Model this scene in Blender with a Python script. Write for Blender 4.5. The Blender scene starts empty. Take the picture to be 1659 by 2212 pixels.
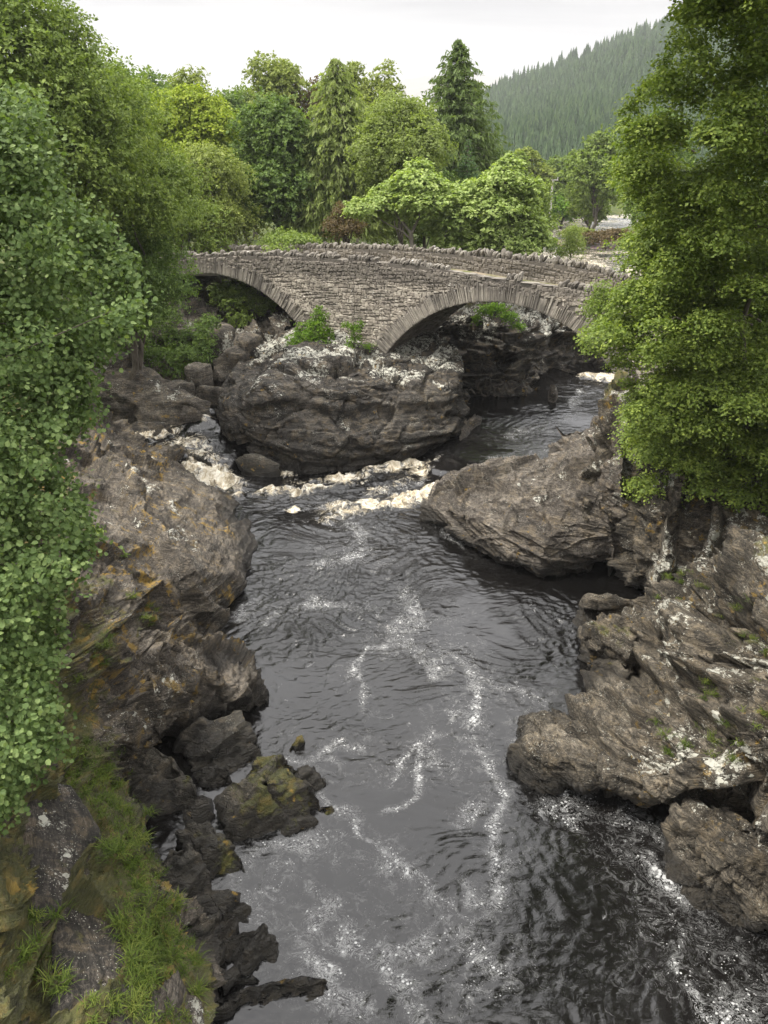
import bpy, bmesh, math, random
import numpy as np
from mathutils import Vector

# ------------------------------------------------------------------ camera, sky, sun
S = bpy.context.scene
COL = S.collection
FP, CX, CY, TH, CH = 1790.0, 829.5, 1106.0, math.radians(23.7), 13.0
cam_d = bpy.data.cameras.new('camera'); cam = bpy.data.objects.new('camera', cam_d); COL.objects.link(cam)
cam_d.sensor_fit = 'VERTICAL'; cam_d.sensor_height = 36.0; cam_d.lens = FP / 2212 * 36.0
cam_d.clip_end = 20000; cam_d.clip_start = .1
cam.location = (0, 0, CH); cam.rotation_euler = (math.pi/2 - TH, 0, 0)
S.camera = cam
S.view_settings.view_transform = 'Standard'; S.view_settings.look = 'None'
S.view_settings.gamma = 1; S.view_settings.exposure = 0.5

SUN_EL, SUN_AZ = math.radians(58), math.radians(270)      # compass style, clockwise from +Y
W = bpy.data.worlds.new("World"); S.world = W; W.use_nodes = True
nt = W.node_tree; nt.nodes.clear()
def wn(t, **k):
    n = nt.nodes.new(t)
    for a, b in k.items(): setattr(n, a, b)
    return n
wo = wn('ShaderNodeOutputWorld'); bg = wn('ShaderNodeBackground'); bg.inputs['Strength'].default_value = 0.1
sky = wn('ShaderNodeTexSky', sky_type='NISHITA'); sky.sun_disc = False
sky.sun_elevation = SUN_EL; sky.sun_rotation = SUN_AZ
tc = wn('ShaderNodeTexCoord'); sp = wn('ShaderNodeSeparateXYZ'); nt.links.new(tc.outputs['Generated'], sp.inputs[0])
rp = wn('ShaderNodeValToRGB'); nt.links.new(sp.outputs['Z'], rp.inputs[0])          # overcast: the zenith brighter than the horizon
cr = rp.color_ramp; cr.elements[0].position = 0.0; cr.elements[0].color = (.105, .103, .100, 1)
cr.elements[1].position = 1.0; cr.elements[1].color = (1, 1, 1, 1)
e = cr.elements.new(.16); e.color = (.115, .1135, .1145, 1)
e = cr.elements.new(.24); e.color = (.30, .30, .303, 1)
e = cr.elements.new(.5); e.color = (.66, .665, .68, 1)
mp = wn('ShaderNodeMapping'); mp.inputs['Scale'].default_value = (1.2, 1.2, 9.0); nt.links.new(tc.outputs['Generated'], mp.inputs[0])
nz = wn('ShaderNodeTexNoise'); nz.inputs['Scale'].default_value = 1.7; nz.inputs['Detail'].default_value = 5; nz.inputs['Distortion'].default_value = .6
nt.links.new(mp.outputs[0], nz.inputs[0])
r2 = wn('ShaderNodeValToRGB'); nt.links.new(nz.outputs[0], r2.inputs[0])
r2.color_ramp.elements[0].position = .40; r2.color_ramp.elements[0].color = (.66, .65, .665, 1)
r2.color_ramp.elements[1].position = .56; r2.color_ramp.elements[1].color = (1.08, 1.06, 1.03, 1)
mx = wn('ShaderNodeMix', data_type='RGBA', blend_type='MULTIPLY'); mx.inputs[0].default_value = 1
nt.links.new(rp.outputs[0], mx.inputs[6]); nt.links.new(r2.outputs[0], mx.inputs[7])
sc_ = wn('ShaderNodeVectorMath', operation='SCALE'); sc_.inputs['Scale'].default_value = 39.0
nt.links.new(mx.outputs[2], sc_.inputs[0])
m2 = wn('ShaderNodeMix', data_type='RGBA'); m2.inputs[0].default_value = .93
nt.links.new(sky.outputs[0], m2.inputs[6]); nt.links.new(sc_.outputs[0], m2.inputs[7])
nt.links.new(m2.outputs[2], bg.inputs[0]); nt.links.new(bg.outputs[0], wo.inputs[0])

sun_d = bpy.data.lights.new('sun', 'SUN'); sun = bpy.data.objects.new('sun', sun_d); COL.objects.link(sun)
sun_d.energy = 4.2; sun_d.angle = math.radians(12); sun_d.color = (1, .95, .86)
sdir = Vector((math.sin(SUN_AZ)*math.cos(SUN_EL), math.cos(SUN_AZ)*math.cos(SUN_EL), math.sin(SUN_EL)))
sun.rotation_euler = sdir.to_track_quat('Z', 'Y').to_euler()

# ------------------------------------------------------------------ helpers
def PX(px, py, z=None, Y=None):
    u = (px-CX)/FP; v = (CY-py)/FP
    dy = math.cos(TH)+v*math.sin(TH); dz = -math.sin(TH)+v*math.cos(TH)
    t = (z-CH)/dz if z is not None else Y/dy
    return np.array([u*t, dy*t, CH+dz*t])

def tag(o, label=None, cat=None, group=None, kind=None):
    if label: o['label'] = label
    if cat: o['category'] = cat
    if group: o['group'] = group
    if kind: o['kind'] = kind
    return o

def empty(name, loc, *a, **k):
    o = bpy.data.objects.new(name, None); COL.objects.link(o); o.location = Vector([float(c) for c in loc]); o.empty_display_size = .3
    return tag(o, *a, **k)

def mesh(name, V, F, mat, parent=None, smooth=False, attrs=None, fattrs=None):
    """V (n,3); F (m,k) array or list of such arrays; world coordinates"""
    me = bpy.data.meshes.new(name)
    V = np.asarray(V, dtype=np.float32)
    if parent is not None: V = V - np.array(parent.location, dtype=np.float32)
    Fs = F if isinstance(F, list) else [F]
    Fs = [np.asarray(f, dtype=np.int32) for f in Fs if len(f)]
    me.vertices.add(len(V)); me.vertices.foreach_set('co', V.ravel())
    tot = np.concatenate([np.full(len(f), f.shape[1], dtype=np.int32) for f in Fs])
    idx = np.concatenate([f.ravel() for f in Fs])
    me.loops.add(len(idx)); me.loops.foreach_set('vertex_index', idx)
    me.polygons.add(len(tot))
    st = np.zeros(len(tot), dtype=np.int32); st[1:] = np.cumsum(tot)[:-1]
    me.polygons.foreach_set('loop_start', st); me.polygons.foreach_set('loop_total', tot)
    me.polygons.foreach_set('use_smooth', np.full(len(tot), smooth, dtype=bool))
    for k, v in (attrs or {}).items():
        a = me.attributes.new(k, 'FLOAT', 'POINT'); a.data.foreach_set('value', np.asarray(v, dtype=np.float32))
    for k, v in (fattrs or {}).items():
        a = me.attributes.new(k, 'FLOAT', 'FACE'); a.data.foreach_set('value', np.asarray(v, dtype=np.float32))
    me.update(calc_edges=True)
    if mat: me.materials.append(mat)
    o = bpy.data.objects.new(name, me); COL.objects.link(o)
    if parent is not None: o.parent = parent
    return o

# numpy noise
def hsh(i, j, k, s=0):
    h = (i.astype(np.int64)*374761393 + j.astype(np.int64)*668265263 + k.astype(np.int64)*2147483647 + s*974634777) & 0xffffffff
    h = ((h ^ (h >> 13))*1274126177) & 0xffffffff
    h = ((h ^ (h >> 16))*2246822519) & 0xffffffff
    h = h ^ (h >> 15)
    return (h & 0xffffff)/float(0x1000000)
def noise(P, s=0):
    I = np.floor(P).astype(np.int64); f = P-I; f = f*f*f*(f*(f*6-15)+10)
    r = 0
    for a in (0, 1):
        wa = f[:, 0] if a else 1-f[:, 0]
        for b in (0, 1):
            wb = wa*(f[:, 1] if b else 1-f[:, 1])
            for c in (0, 1):
                r = r + wb*(f[:, 2] if c else 1-f[:, 2])*hsh(I[:, 0]+a, I[:, 1]+b, I[:, 2]+c, s)
    return r*2-1
def fbm(P, o=4, s=0, g=.5):
    r = 0; a = 1; t = 0
    for i in range(o):
        r = r+a*noise(P*2.03**i+i*7.3, s+i); t += a; a *= g
    return r/t
def vor(P, s=0):
    I = np.floor(P).astype(np.int64); f1 = np.full(len(P), 9.); f2 = np.full(len(P), 9.); idh = np.zeros(len(P))
    for a in (-1, 0, 1):
        for b in (-1, 0, 1):
            for c in (-1, 0, 1):
                i, j, k = I[:, 0]+a, I[:, 1]+b, I[:, 2]+c
                d = np.sqrt((i+hsh(i, j, k, s)-P[:, 0])**2+(j+hsh(i, j, k, s+1)-P[:, 1])**2+(k+hsh(i, j, k, s+2)-P[:, 2])**2)
                h = hsh(i, j, k, s+3); m = d < f1
                f2 = np.where(m, f1, np.minimum(f2, d)); idh = np.where(m, h, idh); f1 = np.where(m, d, f1)
    return f1, f2, idh
def facet(P, s=0):
    """flat facets: each Voronoi cell is a plane of its own random tilt; returns height, edge distance, cell hash"""
    I = np.floor(P).astype(np.int64); f1 = np.full(len(P), 9.); f2 = np.full(len(P), 9.); idh = np.zeros(len(P)); D = np.zeros_like(P)
    for a in (-1, 0, 1):
        for b in (-1, 0, 1):
            for c in (-1, 0, 1):
                i, j, k = I[:, 0]+a, I[:, 1]+b, I[:, 2]+c
                v = np.stack([P[:, 0]-i-hsh(i, j, k, s), P[:, 1]-j-hsh(i, j, k, s+1), P[:, 2]-k-hsh(i, j, k, s+2)], 1)
                d = np.sqrt((v*v).sum(1)); h = hsh(i, j, k, s+3); m = d < f1
                f2 = np.where(m, f1, np.minimum(f2, d)); idh = np.where(m, h, idh); D = np.where(m[:, None], v, D); f1 = np.where(m, d, f1)
    q = (idh*1e6).astype(np.int64); z = q*0
    g = np.stack([hsh(q, z, z, 11), hsh(q, z, z, 12), hsh(q, z, z, 13)], 1)-.5
    return (D*g).sum(1)*2, f2-f1, idh
def sm(x, a, b):
    t = np.clip((x-a)/(b-a), 0, 1); return t*t*(3-2*t)
def segd(x, y, pts):
    """distance and parameter along a world polyline"""
    best = np.full(x.shape, 1e9); par = np.zeros(x.shape)
    for i, (a, b) in enumerate(zip(pts[:-1], pts[1:])):
        dx, dy = b[0]-a[0], b[1]-a[1]; t = np.clip(((x-a[0])*dx+(y-a[1])*dy)/(dx*dx+dy*dy+1e-9), 0, 1)
        d = np.hypot(x-a[0]-t*dx, y-a[1]-t*dy); m = d < best; best = np.where(m, d, best); par = np.where(m, i+t, par)
    return best, par
def unit(v): v = np.asarray(v, float); return v/np.linalg.norm(v)

# ------------------------------------------------------------------ node materials
class MT:
    def __init__(s, name):
        s.m = bpy.data.materials.new(name); s.m.use_nodes = True; s.t = s.m.node_tree; s.t.nodes.clear()
        s.out = s.n('ShaderNodeOutputMaterial')
    def n(s, t, **k):
        n = s.t.nodes.new(t)
        for a, b in k.items(): setattr(n, a, b)
        return n
    def l(s, a, b): s.t.links.new(a, b)
    def put(s, sock, v):
        if isinstance(v, bpy.types.NodeSocket): s.l(v, sock)
        elif v is not None:
            if isinstance(v, (tuple, list)) and len(v) == 3 and sock.type == 'RGBA': v = (*v, 1)
            sock.default_value = v
    def math(s, op, a, b=None, c=None, clamp=False):
        n = s.n('ShaderNodeMath', operation=op); n.use_clamp = clamp
        for i, v in enumerate((a, b, c)):
            if v is not None: s.put(n.inputs[i], v)
        return n.outputs[0]
    def mix(s, f, a, b, mode='MIX'):
        n = s.n('ShaderNodeMix', data_type='RGBA', blend_type=mode)
        s.put(n.inputs[0], f); s.put(n.inputs[6], a); s.put(n.inputs[7], b); return n.outputs[2]
    def pos(s): return s.n('ShaderNodeNewGeometry').outputs['Position']
    def mapv(s, v, scale=(1, 1, 1), rot=(0, 0, 0)):
        n = s.n('ShaderNodeMapping'); s.l(v, n.inputs[0]); n.inputs['Scale'].default_value = scale; n.inputs['Rotation'].default_value = rot; return n.outputs[0]
    def noise(s, v, scale, det=4, rough=.55, dist=0):
        n = s.n('ShaderNodeTexNoise'); s.l(v, n.inputs['Vector']); n.inputs['Scale'].default_value = scale
        n.inputs['Detail'].default_value = det; n.inputs['Roughness'].default_value = rough; n.inputs['Distortion'].default_value = dist; return n.outputs[0]
    def vor(s, v, scale, feat='F1', out='Distance'):
        n = s.n('ShaderNodeTexVoronoi', feature=feat); s.l(v, n.inputs['Vector']); n.inputs['Scale'].default_value = scale; return n.outputs[out]
    def ramp(s, f, a, b):        # smooth 0..1 between a and b
        n = s.n('ShaderNodeMapRange', interpolation_type='SMOOTHSTEP'); s.put(n.inputs[0], f); s.put(n.inputs[1], a); s.put(n.inputs[2], b); return n.outputs[0]
    def cramp(s, f, *st):
        n = s.n('ShaderNodeValToRGB'); s.put(n.inputs[0], f); r = n.color_ramp
        r.elements[0].position = st[0][0]; r.elements[0].color = (*st[0][1], 1)
        r.elements[1].position = st[-1][0]; r.elements[1].color = (*st[-1][1], 1)
        for p, c in st[1:-1]: r.elements.new(p).color = (*c, 1)
        return n.outputs[0]
    def attr(s, name): return s.n('ShaderNodeAttribute', attribute_name=name).outputs['Fac']
    def bump(s, h, st=.5, dist=.05, nrm=None):
        n = s.n('ShaderNodeBump'); s.put(n.inputs['Strength'], st); n.inputs['Distance'].default_value = dist; s.l(h, n.inputs['Height'])
        if nrm: s.l(nrm, n.inputs['Normal'])
        return n.outputs[0]
    def bsdf(s, col, rough=.8, nrm=None, spec=.3, ior=None):
        n = s.n('ShaderNodeBsdfPrincipled'); s.put(n.inputs['Base Color'], col); s.put(n.inputs['Roughness'], rough)
        s.put(n.inputs['Specular IOR Level'], spec)
        if ior: n.inputs['IOR'].default_value = ior
        if nrm: s.l(nrm, n.inputs['Normal'])
        return n.outputs[0]
    def done(s, sh): s.l(sh, s.out.inputs[0]); return s.m

def rock_mat(name, dark=(.075, .066, .058), mid=(.17, .15, .13), lite=(.28, .25, .215), lichen=.5, moss=.3, rot=(.25, .2, 0), wetz=.35, ochre=.3, lz=(.3, 2.0, .12)):
    M = MT(name); p = M.pos()
    big = M.noise(p, .45, 5, .6, .4); med = M.noise(p, 2.6, 6, .65, .3); fine = M.noise(p, 17, 5, .7)
    st = M.noise(M.mapv(p, (.7, .7, 8.0), rot), 1.2, 6, .65, .25)
    st2 = M.noise(M.mapv(p, (.8, .8, 14.0), rot), 3.0, 4, .6, .2)
    f = M.math('ADD', M.math('MULTIPLY', big, .35), M.math('ADD', M.math('MULTIPLY', med, .25), M.math('MULTIPLY', st, .4)))
    c = M.cramp(f, (.42, dark), (.495, mid), (.57, lite))
    c = M.mix(M.ramp(fine, .46, .60), c, M.mix(.55, c, (.01, .009, .008)))
    c = M.mix(M.math('MULTIPLY', M.ramp(fine, .44, .36), .6), c, lite)
    c = M.mix(M.math('MULTIPLY', M.ramp(med, .5, .62), .5), c, M.mix(.6, c, (.20, .15, .085)))
    c = M.mix(M.math('MULTIPLY', M.ramp(st2, .53, .62), .65), c, tuple(x*.8 for x in dark))
    hair = M.noise(M.mapv(p, (1.2, 1.2, 30.0), rot), 2.2, 5, .7, .15)
    c = M.mix(M.math('MULTIPLY', M.ramp(hair, .52, .60), .45), c, tuple(x*.7 for x in dark))
    c = M.mix(M.math('MULTIPLY', M.ramp(hair, .45, .36), .35), c, lite)
    cw = M.n('ShaderNodeVectorMath', operation='ADD'); M.l(M.mapv(p, (.8, .8, 1.6), rot), cw.inputs[0])
    cn = M.n('ShaderNodeTexNoise'); M.l(p, cn.inputs['Vector']); cn.inputs['Scale'].default_value = 2.5; cn.inputs['Detail'].default_value = 4
    cs = M.n('ShaderNodeVectorMath', operation='SCALE'); M.l(cn.outputs['Color'], cs.inputs[0]); cs.inputs['Scale'].default_value = .5; M.l(cs.outputs[0], cw.inputs[1])
    crk = M.math('MULTIPLY', M.ramp(M.vor(cw.outputs[0], 1.5, 'DISTANCE_TO_EDGE'), .022, .004), M.ramp(M.noise(p, .9, 3), .42, .56))
    nz_ = M.n('ShaderNodeSeparateXYZ'); M.l(M.n('ShaderNodeNewGeometry').outputs['Normal'], nz_.inputs[0]); up = nz_.outputs['Z']
    pz_ = M.n('ShaderNodeSeparateXYZ'); M.l(p, pz_.inputs[0]); z = pz_.outputs['Z']
    # wet dark band left by the river
    wet = M.ramp(M.math('ADD', z, M.math('MULTIPLY', M.noise(p, 1.3, 4), -.9)), wetz, wetz-.5)
    c = M.mix(M.math('MULTIPLY', wet, .82), c, (.016, .014, .011))
    # pale lichen spots
    pd = M.n('ShaderNodeVectorMath', operation='ADD'); M.l(p, pd.inputs[0])
    nn = M.n('ShaderNodeTexNoise'); M.l(p, nn.inputs['Vector']); nn.inputs['Scale'].default_value = 9
    ns = M.n('ShaderNodeVectorMath', operation='SCALE'); M.l(nn.outputs['Color'], ns.inputs[0]); ns.inputs['Scale'].default_value = .12; M.l(ns.outputs[0], pd.inputs[1])
    q = pd.outputs[0]
    lm = M.ramp(M.math('ADD', M.noise(p, .7, 4, .6), M.math('MULTIPLY', M.ramp(z, lz[0], lz[1]), lz[2])), .66-.18*lichen, .86-.22*lichen)
    v1 = M.vor(q, 3.2); v2 = M.vor(q, 8.0)
    l1 = M.math('MAXIMUM', M.math('LESS_THAN', v1, M.math('MULTIPLY', lm, .34)), M.math('LESS_THAN', v2, M.math('MULTIPLY', lm, .33))); l2 = M.math('MULTIPLY', M.ramp(M.math('ADD', M.noise(p, 7.5, 8, .78), M.math('MULTIPLY', lm, .17)), .66, .70), M.ramp(lm, .05, .3))
    l3 = M.math('LESS_THAN', M.vor(q, 22), M.math('MULTIPLY', M.ramp(M.noise(p, 1.4, 5, .7), .40, .66), .25+.12*lichen))
    li = M.math('MAXIMUM', M.math('MAXIMUM', l1, l2), M.math('MULTIPLY', l3, .62))
    li = M.math('MULTIPLY', li, M.math('SUBTRACT', 1.0, wet))
    c = M.mix(M.math('MULTIPLY', li, .85), c, M.mix(M.noise(p, 5, 2), (.62, .60, .53), (.36, .36, .29)))
    # moss and ochre
    ma = M.attr('moss')
    mf = M.math('ADD', M.math('MULTIPLY', M.noise(p, 1.1, 6, .7, .3), 1.0), M.math('MULTIPLY', up, .12))
    mk = M.ramp(M.math('ADD', mf, M.math('MULTIPLY', ma, .45)), .86-.28*moss, .95-.24*moss)
    mcol = M.cramp(M.noise(p, 3.1, 4, .6), (.3, (.035, .036, .012)), (.5, (.07, .072, .018)), (.7, (.15, .11, .025)))
    c = M.mix(M.math('MULTIPLY', mk, M.math('ADD', .4, M.math('MULTIPLY', fine, .9)), clamp=True), c, mcol)
    ok = M.math('MULTIPLY', M.ramp(M.noise(q, 2.3, 5, .7), .66-.16*ochre, .72-.14*ochre), M.ramp(M.noise(p, .5, 2), .45, .6))
    c = M.mix(M.math('MULTIPLY', ok, .8), c, (.27, .17, .03))
    h = M.math('ADD', M.math('MULTIPLY', fine, .35), M.math('ADD', M.math('MULTIPLY', med, 1.0), M.math('MULTIPLY', st2, .6)))
    h = M.math('ADD', h, M.math('MULTIPLY', mk, .3)); h = M.math('ADD', h, M.math('MULTIPLY', hair, .35)); h = M.math('SUBTRACT', h, M.math('MULTIPLY', crk, .5))
    nr = M.bump(h, 1.0, .13)
    rough = M.math('SUBTRACT', .82, M.math('MULTIPLY', wet, .45))
    return M.done(M.bsdf(c, rough, nr, .35))

def leaf_mat(name, a, b, c, trans=.35, gloss=.25):
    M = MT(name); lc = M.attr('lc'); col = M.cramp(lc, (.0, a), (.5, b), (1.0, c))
    pr = M.bsdf(col, .55, None, gloss*.6)
    tr = M.n('ShaderNodeBsdfTranslucent'); M.put(tr.inputs[0], M.mix(1.0, col, (1.25, 1.35, .5), 'MULTIPLY'))
    mxs = M.n('ShaderNodeMixShader'); mxs.inputs[0].default_value = trans; M.l(pr, mxs.inputs[1]); M.l(tr.outputs[0], mxs.inputs[2])
    return M.done(mxs.outputs[0])
def bark_mat(name, a=(.06, .05, .04), b=(.16, .14, .11)):
    M = MT(name); p = M.pos(); n = M.noise(M.mapv(p, (6, 6, 1.2)), 1.5, 6, .65)
    return M.done(M.bsdf(M.cramp(n, (.35, a), (.65, b)), .9, M.bump(n, .8, .05), .15))

# ------------------------------------------------------------------ rock geometry
def rockdisp(P, N, bed=(.15, -.1, 1), amp=1.0, cell=1.0, seed=0, strat=.09, mask=None, fine=1.0, fac=1.0):
    b = unit(bed)
    h = P@b + .22*fbm(P*.45, 3, seed) + .05*fbm(P*2.2, 2, seed+9)
    d = np.zeros(len(P))
    for t, a in ((.75, 1.0), (.27, .55), (.11, .25)):
        k = np.floor(h/t); f = h/t-k; z0 = np.zeros(len(P), dtype=np.int64); K = k.astype(np.int64)
        r0 = hsh(K, z0, z0, seed+3); r1 = hsh(K+1, z0, z0, seed+3); ed = sm(f, .8, 1.0)
        d += (r0*(1-ed)+r1*ed-.5)*a*strat*2 - .35*a*strat*np.exp(-((f-.9)/.07)**2)
    # anisotropic fracture blocks
    hb = (P@b)[:, None]*b[None]
    Q = (P-hb)*.6+hb*1.25
    for sc, a, e0 in ((cell*1.9, .50, .10), (cell*.75, .46, .08), (cell*.3, .42, .07), (cell*.13, .34, .05)):
        w = Q+.16*sc*np.stack([noise(P*1.1/sc, seed+20), noise(P*1.1/sc, seed+21), noise(P*1.1/sc, seed+22)], 1)
        h_, e_, i = facet(w/sc, seed+int(sc*10)); k_ = sm(e_, 0, e0)
        d += a*sc*(h_*.8+(i-.5)*.35)*fac - .16*sc**.7*(1-k_)*fac*.6
    d += .05*fine*fbm(P*3.0, 4, seed+5, .6)+.10*fbm(P*.9, 3, seed+6)
    d *= amp
    if mask is not None: d *= mask
    return P+N*d[:, None]

def cr1(A, n, axis, tens=.5, wrap=False):
    """resample array A along axis to n points, blend of linear and Catmull-Rom"""
    A = np.moveaxis(A, axis, 0); m = len(A)
    t = np.linspace(0, m if wrap else m-1, n, endpoint=not wrap)
    i = np.floor(t).astype(int)
    if not wrap: i = np.minimum(i, m-2)
    f = (t-i).reshape((-1,)+(1,)*(A.ndim-1))
    g = (lambda k: A[k % m]) if wrap else (lambda k: A[np.clip(k, 0, m-1)])
    p0, p1, p2, p3 = g(i-1), g(i), g(i+1), g(i+2)
    cub = .5*((2*p1)+(-p0+p2)*f+(2*p0-5*p1+4*p2-p3)*f*f+(-p0+3*p1-3*p2+p3)*f**3)
    return np.moveaxis(cub*(1-tens)+(p1*(1-f)+p2*f)*tens, 0, axis)

def gridfaces(r, c, wrap=False):
    i, j = np.meshgrid(np.arange(r-1), np.arange(c if wrap else c-1), indexing='ij'); j2 = (j+1) % c
    return np.stack([i*c+j, i*c+j2, (i+1)*c+j2, (i+1)*c+j], -1).reshape(-1, 4)
def gridnormals(G, wrap=False):
    du = np.gradient(G, axis=0)
    dv = (np.roll(G, -1, 1)-np.roll(G, 1, 1)) if wrap else np.gradient(G, axis=1)
    n = np.cross(dv, du); n /= np.linalg.norm(n, axis=2, keepdims=True)+1e-9; return n

def patch(name, rows, mat, parent=None, res=.07, wrap=False, tens=.6, flip=False, maxn=900, **kw):
    """rows of control points: (px,py,z[,moss]) or ('Y',px,py,Y[,moss]) or ('W',x,y,z[,moss])"""
    C = []
    for r in rows:
        q = []
        for p in r:
            if p[0] == 'Y': v = list(PX(p[1], p[2], Y=p[3]))+[p[4] if len(p) > 4 else 0]
            elif p[0] == 'W': v = [p[1], p[2], p[3], p[4] if len(p) > 4 else 0]
            else: v = list(PX(p[0], p[1], z=p[2]))+[p[3] if len(p) > 3 else 0]
            q.append(v)
        C.append(q)
    C = np.array(C, float)
    for v_ in kw.pop('ext0', []): C = np.concatenate([C, C[-1:]+np.array([*v_, .5])], 0)
    for v_ in kw.pop('ext', []): C = np.concatenate([C, C[:, -1:]+np.array([*v_, .5])], 1)
    L0 = np.linalg.norm(np.diff(C[..., :3], axis=0), axis=2).sum(0).max(); L1 = np.linalg.norm(np.diff(C[..., :3], axis=1), axis=2).sum(1).max()
    n0 = int(min(maxn, max(12, L0/res))); n1 = int(min(maxn, max(12, L1/res)))
    G = cr1(cr1(C, n0, 0, tens), n1, 1, tens, wrap)
    X = G[..., :3]
    N = gridnormals(X, wrap)
    if flip: N = -N
    gr = kw.pop('grooves', None)
    if gr:
        Xf = X.reshape(-1, 3)
        for pts_, w_, dp in gr:
            wx, wy = Xf[:, 0]+.18*noise(Xf*1.6, 70), Xf[:, 1]+.18*noise(Xf*1.6, 71)
            d_, _ = segd(wx, wy, [PX(a, b, z=c)[:2] for a, b, c in pts_]); X = X-(N.reshape(-1, 3)*(dp*np.exp(-(d_/w_)**4))[:, None]).reshape(X.shape)
    ff = kw.pop('facfun', None)
    if ff is not None: kw['fac'] = ff(X.reshape(-1, 3))
    V = rockdisp(X.reshape(-1, 3), N.reshape(-1, 3), **kw)
    F = gridfaces(n0, n1, wrap)
    if flip: F = F[:, ::-1]
    return mesh(name, V, F, mat, parent, True, {'moss': G[..., 3].ravel()})

_ico = {}
def ico(n):
    if n not in _ico:
        bm = bmesh.new(); bmesh.ops.create_icosphere(bm, subdivisions=n, radius=1)
        _ico[n] = (np.array([v.co[:] for v in bm.verts]), np.array([[v.index for v in f.verts] for f in bm.faces])); bm.free()
    return _ico[n]
def hullrock(name, pts, mat, parent=None, sub=5, soft=.06, depth=.6, moss=0, **kw):
    """convex block through the points (px,py,z) plus their feet under the water, faceted, rounded and weathered"""
    P = []
    for p in pts:
        w = PX(p[0], p[1], z=p[2]) if p[0] != 'W' else np.array(p[1:4]); P.append(w)
        g = w.copy(); g[2] = min(0, w[2]-.2)-depth; P.append(g)
    P = np.array(P)
    bm = bmesh.new()
    for v in P: bm.verts.new(v)
    bmesh.ops.convex_hull(bm, input=bm.verts[:]); bm.normal_update()
    c = (P.min(0)+P.max(0))/2
    pl = []
    for f in bm.faces:
        n = np.array(f.normal[:]); d = n@(np.array(f.verts[0].co[:])-c)
        if d < 0: n, d = -n, -d
        if f.calc_area() > 1e-5: pl.append((n, max(d, .02)))
    bm.free()
    D, F = ico(sub); ext = (P.max(0)-P.min(0))/2; D = D*ext; D = D/np.linalg.norm(D, axis=1, keepdims=True)
    acc = np.zeros(len(D)); k = 9.0
    for n, d in pl: acc += np.maximum((D@n)/d, 0)**k
    r = acc**(-1/k); 
    r2_ = 1/np.max([np.maximum((D@n)/d, 1e-4) for n, d in pl], 0)
    r = r*.12+r2_*.88; r = r*1.13
    X = c+D*r[:, None]
    N = np.zeros_like(X); fn = np.cross(X[F[:, 1]]-X[F[:, 0]], X[F[:, 2]]-X[F[:, 0]])
    for i in range(3): np.add.at(N, F[:, i], fn)
    N /= np.linalg.norm(N, axis=1, keepdims=True)+1e-12
    V = rockdisp(X, N, **kw)
    return mesh(name, V, F, mat, parent, True, {'moss': np.full(len(V), moss, float)})
R = np.random.default_rng(7)
# ------------------------------------------------------------------ materials of the place
M_rock = rock_mat('rock_grey', dark=(.026, .022, .017), mid=(.088, .075, .058), lite=(.19, .165, .13), lichen=.3, moss=.25)
M_isl = rock_mat('rock_dark', dark=(.012, .0105, .008), mid=(.042, .036, .029), lite=(.115, .10, .08), lichen=.42, moss=.12, rot=(.1, .08, 0), lz=(2.5, 3.6, .20))
M_slab = rock_mat('rock_slab', dark=(.036, .03, .023), mid=(.092, .077, .06), lite=(.175, .15, .118), lichen=.12, moss=.08, rot=(.1, .5, .3), ochre=.85)
M_right = rock_mat('rock_warm', dark=(.024, .020, .014), mid=(.09, .076, .056), lite=(.205, .175, .132), lichen=.46, moss=.22, rot=(.5, -.5, .2), ochre=.5)
M_ledge = rock_mat('rock_ledge', dark=(.042, .035, .028), mid=(.112, .095, .076), lite=(.215, .187, .152), lichen=.05, moss=.05, rot=(.15, -.1, 0), ochre=.3)
M_mossy = rock_mat('rock_mossy', dark=(.022, .02, .015), mid=(.065, .057, .043), lite=(.14, .122, .094), lichen=.12, moss=.25, rot=(.3, .4, 0))
M_stone_slab = rock_mat('slab_pitted', dark=(.018, .016, .012), mid=(.06, .051, .042), lite=(.13, .11, .092), lichen=.0, moss=.5, wetz=-2)

M = MT('ground_moss'); p = M.pos()
c = M.cramp(M.noise(p, .8, 6, .65), (.3, (.03, .035, .012)), (.5, (.055, .065, .018)), (.7, (.09, .075, .035)))
M_ground = M.done(M.bsdf(c, .95, M.bump(M.noise(p, 5, 6, .7), 1, .15), .1))
M = MT('meadow'); p = M.pos()
M_meadow = M.done(M.bsdf(M.cramp(M.noise(p, .5, 8, .7), (.3, (.03, .042, .014)), (.55, (.06, .075, .022)), (.72, (.10, .09, .04))), .95, M.bump(M.noise(p, 3, 5, .7), 1, .1), .1))
M = MT('gravel'); p = M.pos()
v = M.vor(p, 3.0, 'F1', 'Color'); M_gravel = M.done(M.bsdf(M.mix(.5, M.cramp(M.noise(p, 1.1, 5), (.3, (.16, .11, .085)), (.7, (.30, .23, .19))), M.mix(1, v, (.25, .22, .2), 'MULTIPLY')), .9, M.bump(M.vor(p, 3.0), .8, .2), .2))

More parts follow.
